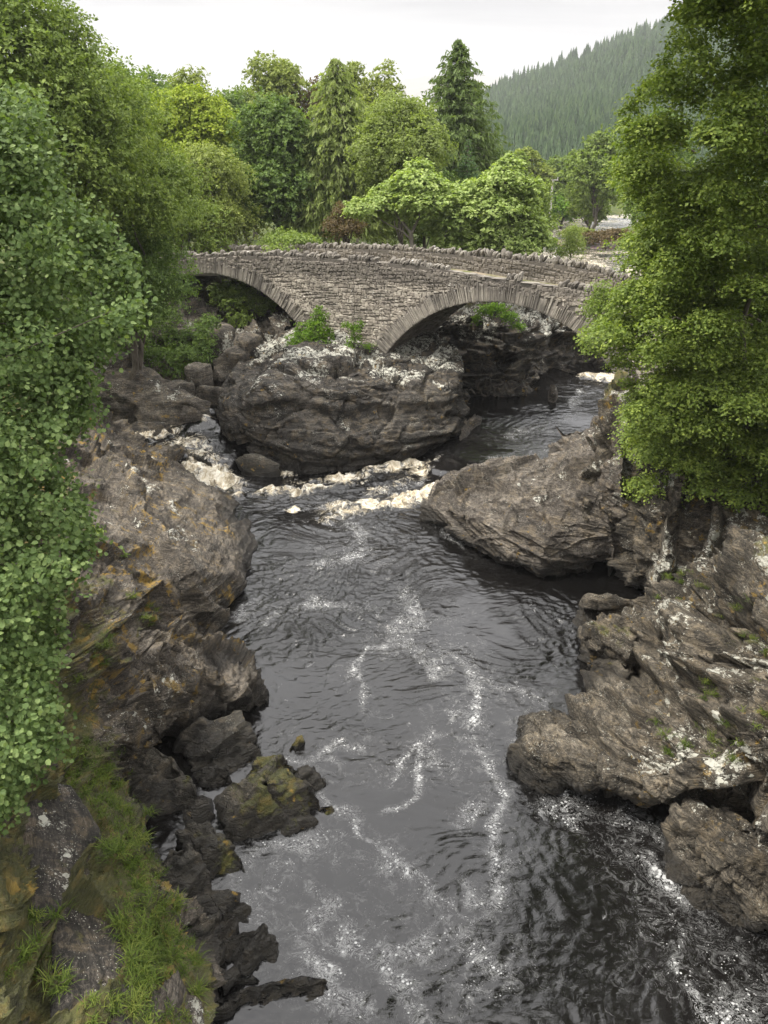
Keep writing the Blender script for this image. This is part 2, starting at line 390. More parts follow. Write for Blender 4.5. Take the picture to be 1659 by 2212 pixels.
# masonry: colour per stone, weather stains by place
def stone_mat(name, stops, lich=.4, stain=.5):
    M = MT(name); p = M.pos(); sc = M.attr('sc')
    n1 = M.noise(p, 3.5, 6, .65); n2 = M.noise(p, 22, 5, .7); n0 = M.noise(M.mapv(p, (1, 1, .45)), .8, 4, .6)
    f = M.math('ADD', M.math('MULTIPLY', sc, .34), M.math('ADD', M.math('MULTIPLY', n1, .4), M.math('MULTIPLY', n2, .26)))
    c = M.cramp(f, *stops)
    c = M.mix(M.math('MULTIPLY', M.ramp(n0, .47, .60), stain), c, (.06, .055, .05)); c = M.mix(M.math('MULTIPLY', M.ramp(n2, .52, .62), .25), c, (.05, .045, .04))
    pz = M.n('ShaderNodeSeparateXYZ'); M.l(p, pz.inputs[0])
    band = M.math('MULTIPLY', M.ramp(M.math('ADD', pz.outputs['Z'], M.math('MULTIPLY', n1, .9)), 7.3, 7.8), .65)   # dark lichened band below the coping
    c = M.mix(band, c, (.085, .075, .065))
    l = M.math('LESS_THAN', M.vor(p, 6.0), M.math('MULTIPLY', M.ramp(M.noise(p, 1.6, 4), .5, .75), .38*lich+.12))
    c = M.mix(M.math('MULTIPLY', l, .8), c, (.52, .50, .45))
    return M.done(M.bsdf(c, .88, M.bump(M.math('ADD', n1, M.math('MULTIPLY', n2, .5)), .9, .05), .2))
M_rubble = stone_mat('masonry_rubble', ((.2, (.15, .13, .11)), (.5, (.38, .335, .275)), (.8, (.56, .51, .43))), .5, .3)
M_vous = stone_mat('masonry_voussoir', ((.2, (.12, .11, .095)), (.5, (.28, .25, .21)), (.8, (.43, .395, .33))), .35, .5)
M_cope = stone_mat('masonry_coping', ((.2, (.12, .105, .09)), (.5, (.33, .30, .25)), (.8, (.52, .48, .41))), .9, .2)
M_soff = stone_mat('masonry_soffit', ((.2, (.05, .042, .036)), (.5, (.11, .095, .08)), (.8, (.19, .165, .135))), .0, .5)  # darker copy of the masonry, shade inside the arches put into its colour
M_back = stone_mat('masonry_mortar', ((.2, (.12, .105, .088)), (.5, (.20, .178, .15)), (.8, (.28, .25, .21))), .1, .3)
M = MT('deck_grass'); p = M.pos()
M_deck = M.done(M.bsdf(M.cramp(M.noise(p, 1.5, 5), (.35, (.10, .11, .04)), (.6, (.22, .18, .13))), .95, M.bump(M.noise(p, 8, 4), .8, .05), .1))

# ------------------------------------------------------------------ terrain: one sheet with the river's channel cut in it
PATH = np.array([(0, -60, 9, 0), (0, 0, 9, 0), (1, 15, 8.0, 0), (1, 30, 8, 0), (3, 38, 6.5, 0), (7, 46, 6, .3), (12, 60, 7, .8), (18, 80, 9, 1.4), (20, 92, 11, 1.5), (19, 108, 6, 1.5), (21, 122, 5, 1.6), (27, 134, 4.5, 1.7), (38, 146, 4, 1.8), (60, 160, 4, 2), (90, 170, 4, 2)], float)
def chan(x, y):
    """distance beyond the channel's edge, and water level there"""
    best = np.full(x.shape, 1e9); zl = np.zeros(x.shape)
    for a, b in zip(PATH[:-1], PATH[1:]):
        dx, dy = b[0]-a[0], b[1]-a[1]; t = np.clip(((x-a[0])*dx+(y-a[1])*dy)/(dx*dx+dy*dy), 0, 1)
        d = np.hypot(x-a[0]-t*dx, y-a[1]-t*dy)-(a[2]+t*(b[2]-a[2])); m = d < best
        best = np.where(m, d, best); zl = np.where(m, a[3]+t*(b[3]-a[3]), zl)
    return best, zl
def terr(x, y):
    d, zl = chan(x, y)
    gorge = 1-sm(y, 46, 75)
    bank = np.where(x < 0, 4.6, 4.8+1.2*sm(y, 18, 12))*gorge+(np.where(x < 12, 4.3, 2.6))*(1-gorge)
    rise = np.where(gorge > .5, 4.5, 5.0)-np.where(x > 0, 3.2*sm(y, 20, 14), 0)
    h = zl-1.3+(bank-zl+1.3)*sm(d, -1.0, rise+1.5)
    gx, gp = segd(x, y, [(-4, 33), (-8.5, 38), (-9.5, 43), (-9, 48), (-10, 62)])
    h = np.minimum(h, -.6+np.clip(gx-3.5, 0, 20)*.55)
    far = sm(y, 160, 420)
    P3 = np.stack([x*.15, y*.15, x*0], 1)
    h = h+fbm(P3, 4, 3)*.5*sm(d, 0, 8)+far*2
    # left hillside rises behind the trees
    h = h+np.clip(-x-28, 0, 400)*.16*sm(y, 20, 60)*np.clip(1-(y-300)/900, .0, 1)
    return h
xs = np.concatenate([np.linspace(-4000, -160, 24), np.linspace(-150, -36, 30), np.arange(-34, 60, .8), np.linspace(62, 200, 40), np.linspace(230, 4000, 24)])
ys = np.concatenate([np.linspace(-600, -30, 8), np.arange(-20, 170, 1.0), np.linspace(175, 420, 40), np.linspace(450, 5500, 30)])
X, Y = np.meshgrid(xs, ys, indexing='xy'); Z = terr(X.ravel(), Y.ravel())
tag(mesh('ground', np.stack([X.ravel(), Y.ravel(), Z], 1), gridfaces(len(ys), len(xs)), M_meadow, None, True), kind='structure')

# ------------------------------------------------------------------ water
LV = [(*PX(a, b, z=c)[:2], c) for a, b, c in [(300, 930, 1.05), (345, 925, 1.0), (430, 905, 1.35), (450, 870, 1.6), (440, 940, .95), (380, 965, .85), (430, 985, .75), (480, 985, .6), (430, 1010, .6), (470, 1012, .45), (520, 1030, 0), (480, 1055, 0), (440, 1048, .12), (560, 1020, 0), (600, 1040, 0), (540, 1060, 0), (600, 1028, 0),
      (1310, 820, .75), (1200, 850, .7), (1100, 890, .65), (1280, 880, .7), (1180, 940, .62), (1080, 960, .6), (1000, 985, .52), (1080, 985, .55), (950, 1005, .38), (940, 1040, .2), (900, 1030, .02), (880, 1005, 0), (900, 1065, 0), (940, 1075, .05), (820, 1040, 0), (860, 1090, 0)]]
LV += [(x, y, 0) for x, y in [(0, 33), (-3, 31), (0, 29), (4, 26), (-3, 25), (0, 20), (4, 18), (-2, 15), (3, 12), (0, 8), (7, 12), (-3, 10), (8, 22), (0, 2)]]
LV += [(6, 46, .8), (9, 50, .9), (12, 60, 1.0), (-9, 50, 1.9), (-8, 46, 1.8), (-12, 48, 1.9)]
LV = np.array(LV)
def wlevel(x, y):
    w = 0; s = 0
    for a, b, c in LV:
        q = 1/(((x-a)**2+(y-b)**2)**2.2+.02); w = w+q; s = s+q*c
    return s/w
cell = .055
xs = np.arange(-13.5, 15.5, cell)
ys = [4.0]
while ys[-1] < 56: ys.append(ys[-1]+max(.035, cell*ys[-1]/26))
ys = np.array(ys)
X, Y = np.meshgrid(xs, ys, indexing='xy'); x, y = X.ravel(), Y.ravel()
P3 = np.stack([x, y, x*0], 1)
zl = wlevel(x, y)
def blob(px, py, z, r):            # soft disc on the water
    a = PX(px, py, z=z); return np.exp(-((x-a[0])**2+(y-a[1])**2)/(r*r))
def line(pts, w, z=0, wob=.35):
    q = [PX(a, b, z=z)[:2] for a, b in pts]
    wx = x+wob*noise(P3*.9, 40)+wob*.4*noise(P3*2.7, 41); wy = y+wob*noise(P3*.9, 42)+wob*.4*noise(P3*2.7, 43)
    d, _ = segd(wx, wy, q); return np.maximum(np.exp(-(d/(w*1.0))**2)*(.85+.45*noise(P3*1.1, 45)), .5*np.exp(-(d/(w*3.2))**2)*(.55+.6*noise(P3*.8, 46)))
foam = np.zeros(len(x)); white = np.zeros(len(x)); chop = np.full(len(x), .27)
# scattered foam streaks of the pool
foam = np.maximum(foam, .80*line([(770, 1530), (775, 1470), (790, 1400), (850, 1395)], .16))
foam = np.maximum(foam, .95*line([(955, 1470), (950, 1400), (985, 1440), (1020, 1500), (1010, 1600), (1030, 1680)], .20))
foam = np.maximum(foam, .92*line([(1030, 1640), (1060, 1720), (1090, 1760), (1085, 1830), (1100, 1870), (1060, 1930), (990, 1960), (1000, 1900)], .20))
foam = np.maximum(foam, .88*line([(820, 1680), (870, 1640), (930, 1620), (900, 1700), (860, 1760)], .15))
foam = np.maximum(foam, .9*line([(1060, 1930), (1000, 2000), (960, 1990), (900, 1940), (870, 1880), (840, 1850), (790, 1800)], .17))
foam = np.maximum(foam, .85*line([(900, 1940), (900, 2020), (870, 2100), (900, 2180), (930, 2240)], .28))
foam = np.maximum(foam, .75*line([(640, 1900), (700, 1960), (650, 2040), (740, 2110), (800, 2200)], .25))
foam = np.maximum(foam, .6*line([(560, 1850), (700, 1820), (820, 1840)], .4))
foam = np.maximum(foam, .7*line([(860, 1280), (900, 1320), (860, 1370), (920, 1400)], .5))
foam = np.maximum(foam, .8*line([(1210, 1700), (1260, 1800), (1330, 1850), (1420, 1880), (1450, 1960), (1480, 2050), (1500, 2130), (1560, 2200)], .24))
foam = np.maximum(foam, .95*line([(1420, 1870), (1480, 1970), (1460, 2060), (1520, 2150), (1540, 2230)], .17))
foam = np.maximum(foam, .8*line([(1500, 1990), (1590, 2050), (1640, 2150), (1659, 2212)], .7))
foam = np.maximum(foam, .72*line([(1250, 1730), (1350, 1780), (1440, 1830)], .4))
foam = np.maximum(foam, .75*line([(1150, 1540), (1128, 1620), (1135, 1680), (1190, 1710)], .12))
foam = np.maximum(foam, .7*line([(520, 1310), (500, 1340)], .25))
foam = np.maximum(foam, .75*line([(960, 1150), (1000, 1190)], .25))
foam = np.maximum(foam, .62*line([(680, 1100), (740, 1120), (800, 1180), (700, 1220)], .5))
for pts_, w_, k_ in [([(600, 1330), (680, 1300), (780, 1320), (860, 1290)], .3, .55), ([(930, 1420), (1010, 1470), (1080, 1500), (1150, 1520)], .3, .6), ([(640, 1720), (740, 1750), (800, 1800)], .25, .62), ([(560, 1900), (600, 1960), (640, 1980)], .3, .55), ([(980, 1560), (940, 1640), (1000, 1700), (1040, 1800)], .3, .6), ([(740, 2000), (820, 2050), (870, 2100), (960, 2050), (1030, 2060)], .4, .66), ([(700, 2080), (760, 2160), (780, 2230)], .3, .62), ([(1140, 1720), (1200, 1740), (1290, 1720)], .3, .6), ([(1100, 2050), (1060, 2120), (1000, 2200)], .3, .5), ([(560, 1640), (660, 1660), (760, 1620)], .25, .5)]:
    foam = np.maximum(foam, k_*line(pts_, w_, 0, .5))
# right channel: ripple glints painted on as foam flecks, and the tongue
foam = np.maximum(foam, .72*line([(1260, 850), (1230, 900), (1140, 930), (1110, 945)], .55, .65))
foam = np.maximum(foam, .55*line([(1050, 990), (1130, 990), (1180, 970)], .5, .6))
# white water
for px, py, z, r, k in [(420, 1012, .55, .55, 1), (460, 1030, .25, .75, 1), (490, 1045, .05, .6, .9), (400, 960, .85, .9, .62), (440, 985, .7, .7, .62), (430, 890, 1.35, .4, .9), (437, 910, 1.2, .4, .8), (350, 935, .95, .6, .9), (320, 942, .95, .5, .9), (300, 925, 1.05, .4, .6),
                        (380, 970, .8, .4, .55), (440, 965, .8, .5, .55), (910, 1072, .05, .55, 1), (930, 1062, .1, .45, 1), (870, 1085, 0, .55, .85), (800, 1090, 0, .45, .85), (770, 1100, 0, .35, .7), (850, 1010, 0, .45, 1), (800, 1015, 0, .4, .95), (885, 1005, 0, .4, 1), (760, 1030, 0, .35, .85), (905, 1020, .05, .4, .8),
                        (690, 1055, 0, .3, .55), (720, 1040, 0, .3, .6), (590, 1065, 0, .4, .9), (625, 1060, 0, .3, .8), (640, 1070, 0, .25, .95), (515, 1073, 0, .22, 1), (632, 1103, 0, .2, .9), (622, 1025, 0, .3, .95), (700, 1125, 0, .4, .5), (1310, 815, .8, .7, 1), (1270, 812, .8, .5, .9)]:
    white = np.maximum(white, k*blob(px, py, z, r*1.45))
white = np.maximum(white, .95*line([(640, 1048), (720, 1040), (790, 1022), (900, 1006), (925, 1010)], .3, 0, .25))
white = np.maximum(white, .95*line([(945, 1060), (880, 1082), (780, 1102), (700, 1122)], .32, 0, .3))
white = np.maximum(white, .8*line([(560, 1068), (640, 1072), (690, 1058), (780, 1040)], .22, 0, .3))
white = np.maximum(white, .6*line([(700, 1110), (800, 1070), (880, 1040)], .5, 0, .4))
# choppiness
for px, py, r, k in [(850, 1250, 5, .75), (1050, 1330, 4, .7), (700, 1120, 4, .8), (900, 1050, 3, 1.0), (450, 1000, 3, 1.3), (1150, 930, 4, .45), (640, 1350, 3, .6), (430, 920, 2.5, 1.2)]:
    chop = np.maximum(chop, k*blob(px, py, 0, r))
for px, py, r, k in [(1080, 1220, 2.5, .6), (1130, 960, 3, .3), (1350, 1950, 2.2, .6), (500, 1560, 1.3, .8), (430, 1700, 1.4, .9), (600, 1950, 2.0, .6), (1250, 1260, 1.6, .4), (1300, 1740, 1.2, .7), (560, 2120, 1.6, .7)]:
    chop = chop*(1-k*np.clip(blob(px, py, 0, r), 0, 1))
chop = chop*np.clip(.75+.9*noise(P3*.38, 66)+.4*noise(P3*1.1, 67), .12, 1.6)
Pw = P3*np.array([1.0, 1.08, 1]) + .9*np.stack([noise(P3*.45, 61), noise(P3*.5, 62), x*0], 1)
rid = lambda s, sd: 1-np.abs(noise(Pw*s, sd))*2
wz = .014*rid(.7, 50)+.020*rid(2.0, 51)+.019*rid(4.3, 52)+.011*rid(8.6, 53)
rough = sm(white, .15, .8)
wz = zl+wz*chop*2.3+rough*(.20*rid(1.5, 57)+.05*rid(4.0, 58))+.05*noise(P3*.35, 60)*chop
# the smooth tongue dips between the ledge and the island
V = np.stack([x, y, wz], 1)
M = MT('river_water'); p = M.pos()
fo = M.attr('foam'); wh = M.attr('white'); ch = M.attr('chop')
wv = M.n('ShaderNodeVectorMath', operation='ADD'); M.l(p, wv.inputs[0])
nn = M.n('ShaderNodeTexNoise'); M.l(p, nn.inputs['Vector']); nn.inputs['Scale'].default_value = 1.6; nn.inputs['Detail'].default_value = 4
ns = M.n('ShaderNodeVectorMath', operation='SCALE'); M.l(nn.outputs['Color'], ns.inputs[0]); ns.inputs['Scale'].default_value = .9; M.l(ns.outputs[0], wv.inputs[1]); q = wv.outputs[0]
# flecks: small cells of random size, thicker where the streak is dense, threaded into filaments
fil = M.noise(q, 2.6, 6, .72, 1.0)
dens = M.math('MULTIPLY', fo, M.ramp(fil, .36, .60))
v1 = M.vor(p, 11); v2 = M.vor(q, 21)
r1 = M.math('MULTIPLY', dens, .56); r2_w = M.math('MULTIPLY', dens, .58)
f1 = M.ramp(M.math('SUBTRACT', v1, r1), .03, -.10)
f2 = M.math('MULTIPLY', M.ramp(M.math('SUBTRACT', v2, r2_w), .10, -.2), .65)
thr = M.math('MULTIPLY', M.ramp(M.math('ABSOLUTE', M.math('SUBTRACT', M.noise(q, 4.2, 6, .7, 1.6), .5)), .035, .0), M.ramp(fo, .35, .85))
thr2 = M.math('MULTIPLY', M.ramp(M.math('ABSOLUTE', M.math('SUBTRACT', M.noise(q, 1.7, 6, .65, 2.2), .5)), .016, .0), M.ramp(fo, .25, .7))
soft = M.math('MULTIPLY', M.ramp(M.noise(q, 5.5, 7, .78, .8), .47, .68), M.math('MULTIPLY', dens, .95))
flk = M.math('MAXIMUM', M.math('MAXIMUM', M.math('MULTIPLY', f1, .9), f2), M.math('MAXIMUM', M.math('MULTIPLY', thr, .8), M.math('MULTIPLY', thr2, .7)))
flk = M.math('MAXIMUM', flk, soft)
wm = M.ramp(M.math('ADD', wh, M.math('MULTIPLY', M.math('SUBTRACT', M.noise(M.mapv(q, (1, .55, 1), (0, 0, .35)), 3.4, 8, .66, 1.2), .5), 2.3)), .30, .95)
fm = M.math('MULTIPLY', M.math('MAXIMUM', flk, wm, clamp=True), .93)
wcol = M.cramp(M.noise(M.mapv(q, (1, .5, 1), (0, 0, .35)), 4.0, 8, .7, .9), (.34, (.16, .125, .075)), (.48, (.50, .43, .31)), (.60, (.76, .72, .62)))
fcol = M.mix(M.ramp(wh, .15, .4), (.50, .50, .49), wcol)
deep = M.cramp(M.noise(p, .25, 3), (.35, (.003, .0028, .0026)), (.65, (.006, .0054, .005)))
h = M.math('ADD', M.math('MULTIPLY', M.noise(M.mapv(p, (1, 1.5, 1)), 4.5, 5, .6, .6), 1.0), M.math('MULTIPLY', M.noise(p, 13, 4, .6, .4), .28))
nr = M.bump(h, M.math('ADD', M.math('MULTIPLY', ch, .5), .04), .10)
nf = M.bump(M.math('ADD', M.noise(q, 9, 6, .75), M.math('MULTIPLY', fm, .4)), .8, .06)
wsh = M.bsdf(deep, .04, nr, .5, 1.47); fsh = M.bsdf(fcol, .75, nf, .2)
ms = M.n('ShaderNodeMixShader'); M.l(fm, ms.inputs[0]); M.l(wsh, ms.inputs[1]); M.l(fsh, ms.inputs[2])
M_water = M.done(ms.outputs[0])
tag(mesh('river_water', V, gridfaces(len(ys), len(xs)), M_water, None, True, {'foam': foam, 'white': white, 'chop': chop}), kind='structure')
# the river above the bridge
xs = np.arange(-6, 75, .5); ys = np.arange(56, 172, .5); X, Y = np.meshgrid(xs, ys, indexing='xy'); x, y = X.ravel(), Y.ravel(); P3 = np.stack([x, y, x*0], 1)
zu = .95+.65*sm(y, 58, 90)+.5*sm(y, 110, 165)
V = np.stack([x, y, zu+.06*noise(P3*.8, 3)+.05*noise(P3*1.9, 4)], 1)
tag(mesh('upper_river', V, gridfaces(len(ys), len(xs)), M_water, None, True, {'foam': .45+.3*noise(P3*.3, 6), 'white': .42+.25*noise(P3*.35, 7)+.25*sm(y, 95, 80), 'chop': np.full(len(x), .9)}), kind='structure')
# gravel bar
def mound(name, c, r, h, mat, seed, n=60, **k):
    a = np.linspace(0, 2*np.pi, n, endpoint=False); rr = np.linspace(0, 1, 24); A, RR = np.meshgrid(a, rr, indexing='xy')
    e = 1+.25*noise(np.stack([np.cos(A.ravel())*1.6, np.sin(A.ravel())*1.6, A.ravel()*0], 1), seed).reshape(A.shape)
    x = c[0]+np.cos(A)*RR*r[0]*e; y = c[1]+np.sin(A)*RR*r[1]*e
    z = c[2]-.4+(h+.4)*(1-RR**2)+.12*noise(np.stack([x.ravel(), y.ravel(), x.ravel()*0], 1)*.8, seed+1).reshape(A.shape)
    return tag(mesh(name, np.stack([x.ravel(), y.ravel(), z.ravel()], 1), gridfaces(24, n, True), mat, None, True), **k)
mound('gravel_bar', (32, 114, 1.6), (11, 9), .8, M_gravel, 5, kind='structure')

# ------------------------------------------------------------------ banks and rocks
tag(patch('left_bank', [list(r) for r in zip(*[
 [(300,928,.5),(300,925,1.0),(270,913,1.3),(215,905,1.9),(150,870,3.0,.5),(40,850,4.2,1),(-150,830,5.5,1)],
 [(365,990,.3),(365,985,.75),(310,960,1.3),(240,940,2.0),(150,930,3.0,.4),(40,930,4.3,1),(-150,930,5.5,1)],
 [(450,1055,-.5),(450,1048,.1),(400,1020,.8),(310,1000,1.7),(200,990,2.8,.3),(80,1000,3.9,.8),(-120,1010,5.3,1)],
 [(520,1092,-.7),(520,1085,0),(460,1062,.8),(350,1050,1.9),(230,1060,3.0,.3),(130,1070,3.6,.6),(-100,1100,5.2,1)],
 [(546,1180,-.7),(546,1175,0),(490,1150,.9),(380,1140,2.0),(270,1160,3.0,.2),(150,1180,3.8,.6),(-80,1200,5.3,1)],
 [(533,1280,-.7),(533,1275,0),(505,1240,.9),(410,1240,1.8),(310,1270,2.5,.4),(180,1290,3.6,.7),(-60,1320,5.2,1)],
 [(465,1350,-.7),(465,1345,0),(440,1325,.6),(380,1330,1.5),(280,1370,2.2,.5),(150,1400,3.3,.8),(-60,1450,5.0,1)],
 [(500,1408,-.7),(500,1402,0),(460,1395,.5),(380,1410,1.2),(270,1440,1.9,.4),(140,1490,3.1,.9),(-60,1560,4.9,1)],
 [(600,1500,-.7),(600,1495,0),(540,1465,.6),(430,1480,1.0),(300,1510,1.6,.1),(150,1570,2.9,1),(-60,1650,4.8,1)],
 [(585,1530,-.7),(585,1525,0),(500,1520,.3),(400,1540,.5),(290,1570,1.3,.1),(160,1640,2.7,1),(-60,1760,4.6,1)],
 [(440,1550,-.7),(440,1545,0),(390,1560,.15),(330,1580,.35),(250,1610,1.1,.3),(170,1700,2.5,1.2),(-60,1850,4.4,1)],
 [(330,1630,-.7),(320,1630,-.3),(290,1640,-.1),(250,1650,.3,.3),(210,1690,1.2,.9),(190,1760,2.4,1.4),(-60,1950,4.2,1)],
 [(330,1760,-.8),(320,1760,-.1),(300,1750,.4,.3),(280,1750,.8,.7),(250,1790,1.6,1.1),(210,1850,2.5,1.4),(-60,2050,3.9,1)],
 [(365,1850,-.7),(355,1860,-.1),(335,1860,.5,.5),(310,1860,1.0,.9),(280,1900,1.9,1.2),(240,1950,2.6,1.4),(-60,2150,3.8,1)],
 [(420,2000,-.7),(410,1990,0),(390,1990,.6,.3),(360,1990,1.3,.9),(320,2030,2.1,1.2),(260,2060,2.7,1.4),(-60,2250,3.7,1)],
 [(450,2120,-.7),(435,2110,0),(415,2110,.6,.3),(395,2120,1.4,.9),(350,2150,2.3,1.2),(280,2180,2.8,1.4),(-60,2350,3.6,1)],
 [(470,2260,-.7),(455,2250,0),(435,2260,.6,.3),(415,2260,1.5,.9),(370,2280,2.4,1.2),(290,2300,2.8,1.4),(-60,2500,3.5,1)],
 [(490,2460,-.7),(475,2450,0),(455,2460,.6,.3),(435,2460,1.5,.9),(370,2480,2.4,1.2),(290,2500,2.8,1.4),(-60,2700,3.5,1)],
])], M_slab, res=.055, maxn=1100, tens=.85, bed=(-.55, .1, .8), amp=.95, cell=1.1, seed=3, strat=.05, ext0=[(-2.0, 0, .5), (-6, 0, .6)], grooves=[([(205, 985, 2.8), (232, 1040, 2.7), (262, 1085, 2.6), (300, 1150, 2.4), (345, 1215, 2.1), (400, 1290, 1.6), (455, 1335, .6)], .16, .55), ([(250, 1075, 2.8), (275, 1110, 2.6)], .3, .5), ([(330, 1330, 1.9), (400, 1385, 1.1), (480, 1398, .4)], .14, .4), ([(300, 1440, 1.6), (350, 1520, .9), (420, 1540, .3)], .12, .35), ([(380, 1400, 1.2), (450, 1480, .9), (540, 1525, .1)], .10, .3), ([(150, 1450, 3.0), (230, 1560, 1.9), (300, 1620, .5)], .14, .4)], facfun=lambda P: .2+.6*sm(P[:, 1], 22, 18.5)+.45*sm(P[:, 0], -7.5, -9.5)), kind='structure')

tag(patch('gully_bank', [
 [(215,885,.2),(330,880,.3),(395,892,.4),(440,880,.7),(470,850,1.0),(500,815,1.2)],
 [(240,860,2.0,.9),(335,850,1.8),(400,855,1.7),(446,840,1.9),(475,820,2.0),(515,800,2.1)],
 [(200,810,3.0,.9),(330,800,2.9),(400,790,2.8),(455,760,2.9),(500,770,2.8),(560,780,2.7)],
 [(180,740,4.2,.9),(320,730,4.0),(420,710,4.0,.3),(480,700,3.9),(540,720,3.6),(610,740,3.5)],
 [(140,690,5.3,.9),(320,660,5.1,.6),(440,650,5.0,.3),(500,640,5.0,.7),(580,650,4.9,.5),(650,690,4.6)],
 [(140,640,6,1),(320,620,6,1),(440,620,5.6,1),(500,610,5.6,1),(580,620,5.4,1),(660,640,5.3,1)]],
 M_rock, res=.08, bed=(.3, .2, 1), amp=1.3, cell=.9, seed=11, strat=.08, flip=True), kind='structure')

def rk(name, pts, mat, label, cat='rock', group=None, **k):
    return tag(hullrock(name, pts, mat, **k), label, cat, group)
# island
isl = patch('rock_outcrop', [
 [(475,905,-.7),(500,968,-.7),(560,1010,-.7),(640,1032,-.7),(760,1024,-.7),(880,1004,-.7),(960,980,-.7),(1052,930,-.7),('W',5.0,43,-.7),('W',4.2,48,-.7),('W',-2,51,-.7),('W',-8,49,-.7),('W',-9.0,46,-.7)],
 [(464,890,.6),(497,950,.6),(558,1000,.2),(640,1026,.1),(760,1018,.1),(880,998,.1),(958,972,.15),(1035,918,.4),('W',4.2,43,.3),('W',3.6,48,.3),('W',-2,50.6,.8),('W',-7.6,48.8,.8),('W',-8.7,45.8,.8)],
 [(462,876,1.4),(490,915,1.5),(548,945,1.3),(640,955,1.3),(760,960,1.2),(880,950,1.1),(970,935,1.1),(1005,890,1.3),('W',3.6,43,1.6),('W',3.2,47.4,1.6),('W',-2,50,2.0),('W',-7.2,48.2,1.8),('W',-8.4,45.6,1.6)],
 [(470,866,1.9),(500,878,2.2),(550,868,2.9),(640,862,2.8),(760,870,2.6),(875,865,2.5),(965,850,2.6),(1000,820,2.8),('W',3.7,42.8,3.0),('W',3.0,46.6,3.0),('W',-2,49.4,3.4),('W',-6.6,47.6,2.8),('W',-8,45.2,2.4)],
 [(484,848,2.2),(505,848,2.4),(560,846,3.15),(650,838,3.15),(760,838,3.2),(868,822,3.1),(955,800,3.2),(996,770,3.5),('W',3.7,42.4,3.9),('W',2.7,45.8,4.0),('W',-2,48.6,4.2),('W',-6,47,3.4),('W',-7.5,44.9,2.9)],
 [(515,805,2.9),(535,800,3.0),(590,795,3.6),(660,795,3.7),(760,790,3.8),(850,778,3.8),(930,765,3.7),(985,750,3.9),('W',3.3,42.6,4.3),('W',2.1,45,4.4),('W',-2,47.6,4.5),('W',-5.6,46.4,4.0),('W',-7,44.6,3.3)],
 [(560,775,3.2),(580,772,3.4),(620,764,3.9),(680,758,4.0),(760,757,4.0),(838,756,3.95),(900,752,3.9),(960,748,4.0),('W',2.8,42.8,4.4),('W',1.6,44.4,4.5),('W',-2,46.6,4.6),('W',-5,45.6,4.2),('W',-6.2,44.3,3.6)],
 [('W',-4,43.5,4.1),('W',-3.6,43.4,4.1),('W',-3,43,4.2),('W',-2,43,4.2),('W',-1,43,4.2),('W',0,43,4.2),('W',1,43,4.2),('W',1.5,43,4.3),('W',1.5,43.6,4.4),('W',1,44,4.4),('W',-1,45,4.5),('W',-3,44.8,4.3),('W',-4,44,4.2)]],
 M_isl, res=.055, wrap=True, tens=.9, maxn=900, bed=(.1, -.15, 1), amp=.95, cell=1.5, seed=5, strat=.15, fac=.6)
tag(isl, 'big dark lichen-spotted rock outcrop carrying the middle pier of the bridge', 'rock outcrop')

tag(patch('right_cliff', [
 [(1235,1232,-.5),(1305,1230,-.5),(1352,1238,-.5),(1362,1296,-.5),(1450,1310,-.3),(1560,1330,.0),(1720,1380,.3)],
 [('Y',1245,1180,25.1),('Y',1308,1180,24.9),('Y',1356,1190,24.6),('Y',1366,1240,23.0),('Y',1460,1250,22.6),('Y',1570,1260,21.8),('Y',1740,1300,20.8)],
 [('Y',1255,1100,25.8),('Y',1318,1100,25.4),('Y',1360,1110,25.0),('Y',1400,1140,23.6),('Y',1470,1150,23.2),('Y',1580,1170,22.4),('Y',1760,1200,21.4)],
 [('Y',1262,1020,26.8),('Y',1325,1020,26.2),('Y',1375,1030,25.8),('Y',1430,1050,24.4),('Y',1490,1060,24.2),('Y',1600,1070,23.4),('Y',1780,1100,22.4)],
 [('Y',1285,950,28.0),('Y',1335,950,27.2),('Y',1390,960,26.8),('Y',1445,970,25.6),('Y',1510,970,25.4),('Y',1620,980,24.6),('Y',1800,1000,23.6)],
 [('Y',1305,890,29.2,.4),('Y',1345,890,28.6,.3),('Y',1405,900,28.2,.4),('Y',1460,900,27.4,.5),('Y',1530,900,27.2,.5),('Y',1640,900,26.4,.5),('Y',1820,900,25.4,.5)],
 [('Y',1340,830,32,1),('Y',1380,830,31.5,1),('Y',1440,830,31,1),('Y',1500,830,30.6,1),('Y',1560,830,30,1),('Y',1680,830,29,1),('Y',1860,830,28,1)]],
 M_right, res=.055, tens=.9, bed=(.25, -.1, 1), amp=1.2, cell=1.0, seed=21, strat=.12, ext=[(3, -1.5, .5), (5, -2, .4)], fac=.8, grooves=[([(1262, 1232, 0), (1275, 1100, 2), (1300, 900, 4.4)], .22, .6), ([(1312, 1232, 0), (1330, 1100, 1.9), (1350, 900, 4.4)], .13, .45), ([(1400, 1290, .3), (1450, 1150, 2.2), (1480, 950, 4)], .2, .6), ([(1500, 1320, .3), (1540, 1150, 2.6), (1570, 950, 4)], .2, .6), ([(1358, 1250, .1), (1372, 1150, 1.4), (1388, 1000, 3)], .1, .4)], flip=True), kind='structure')
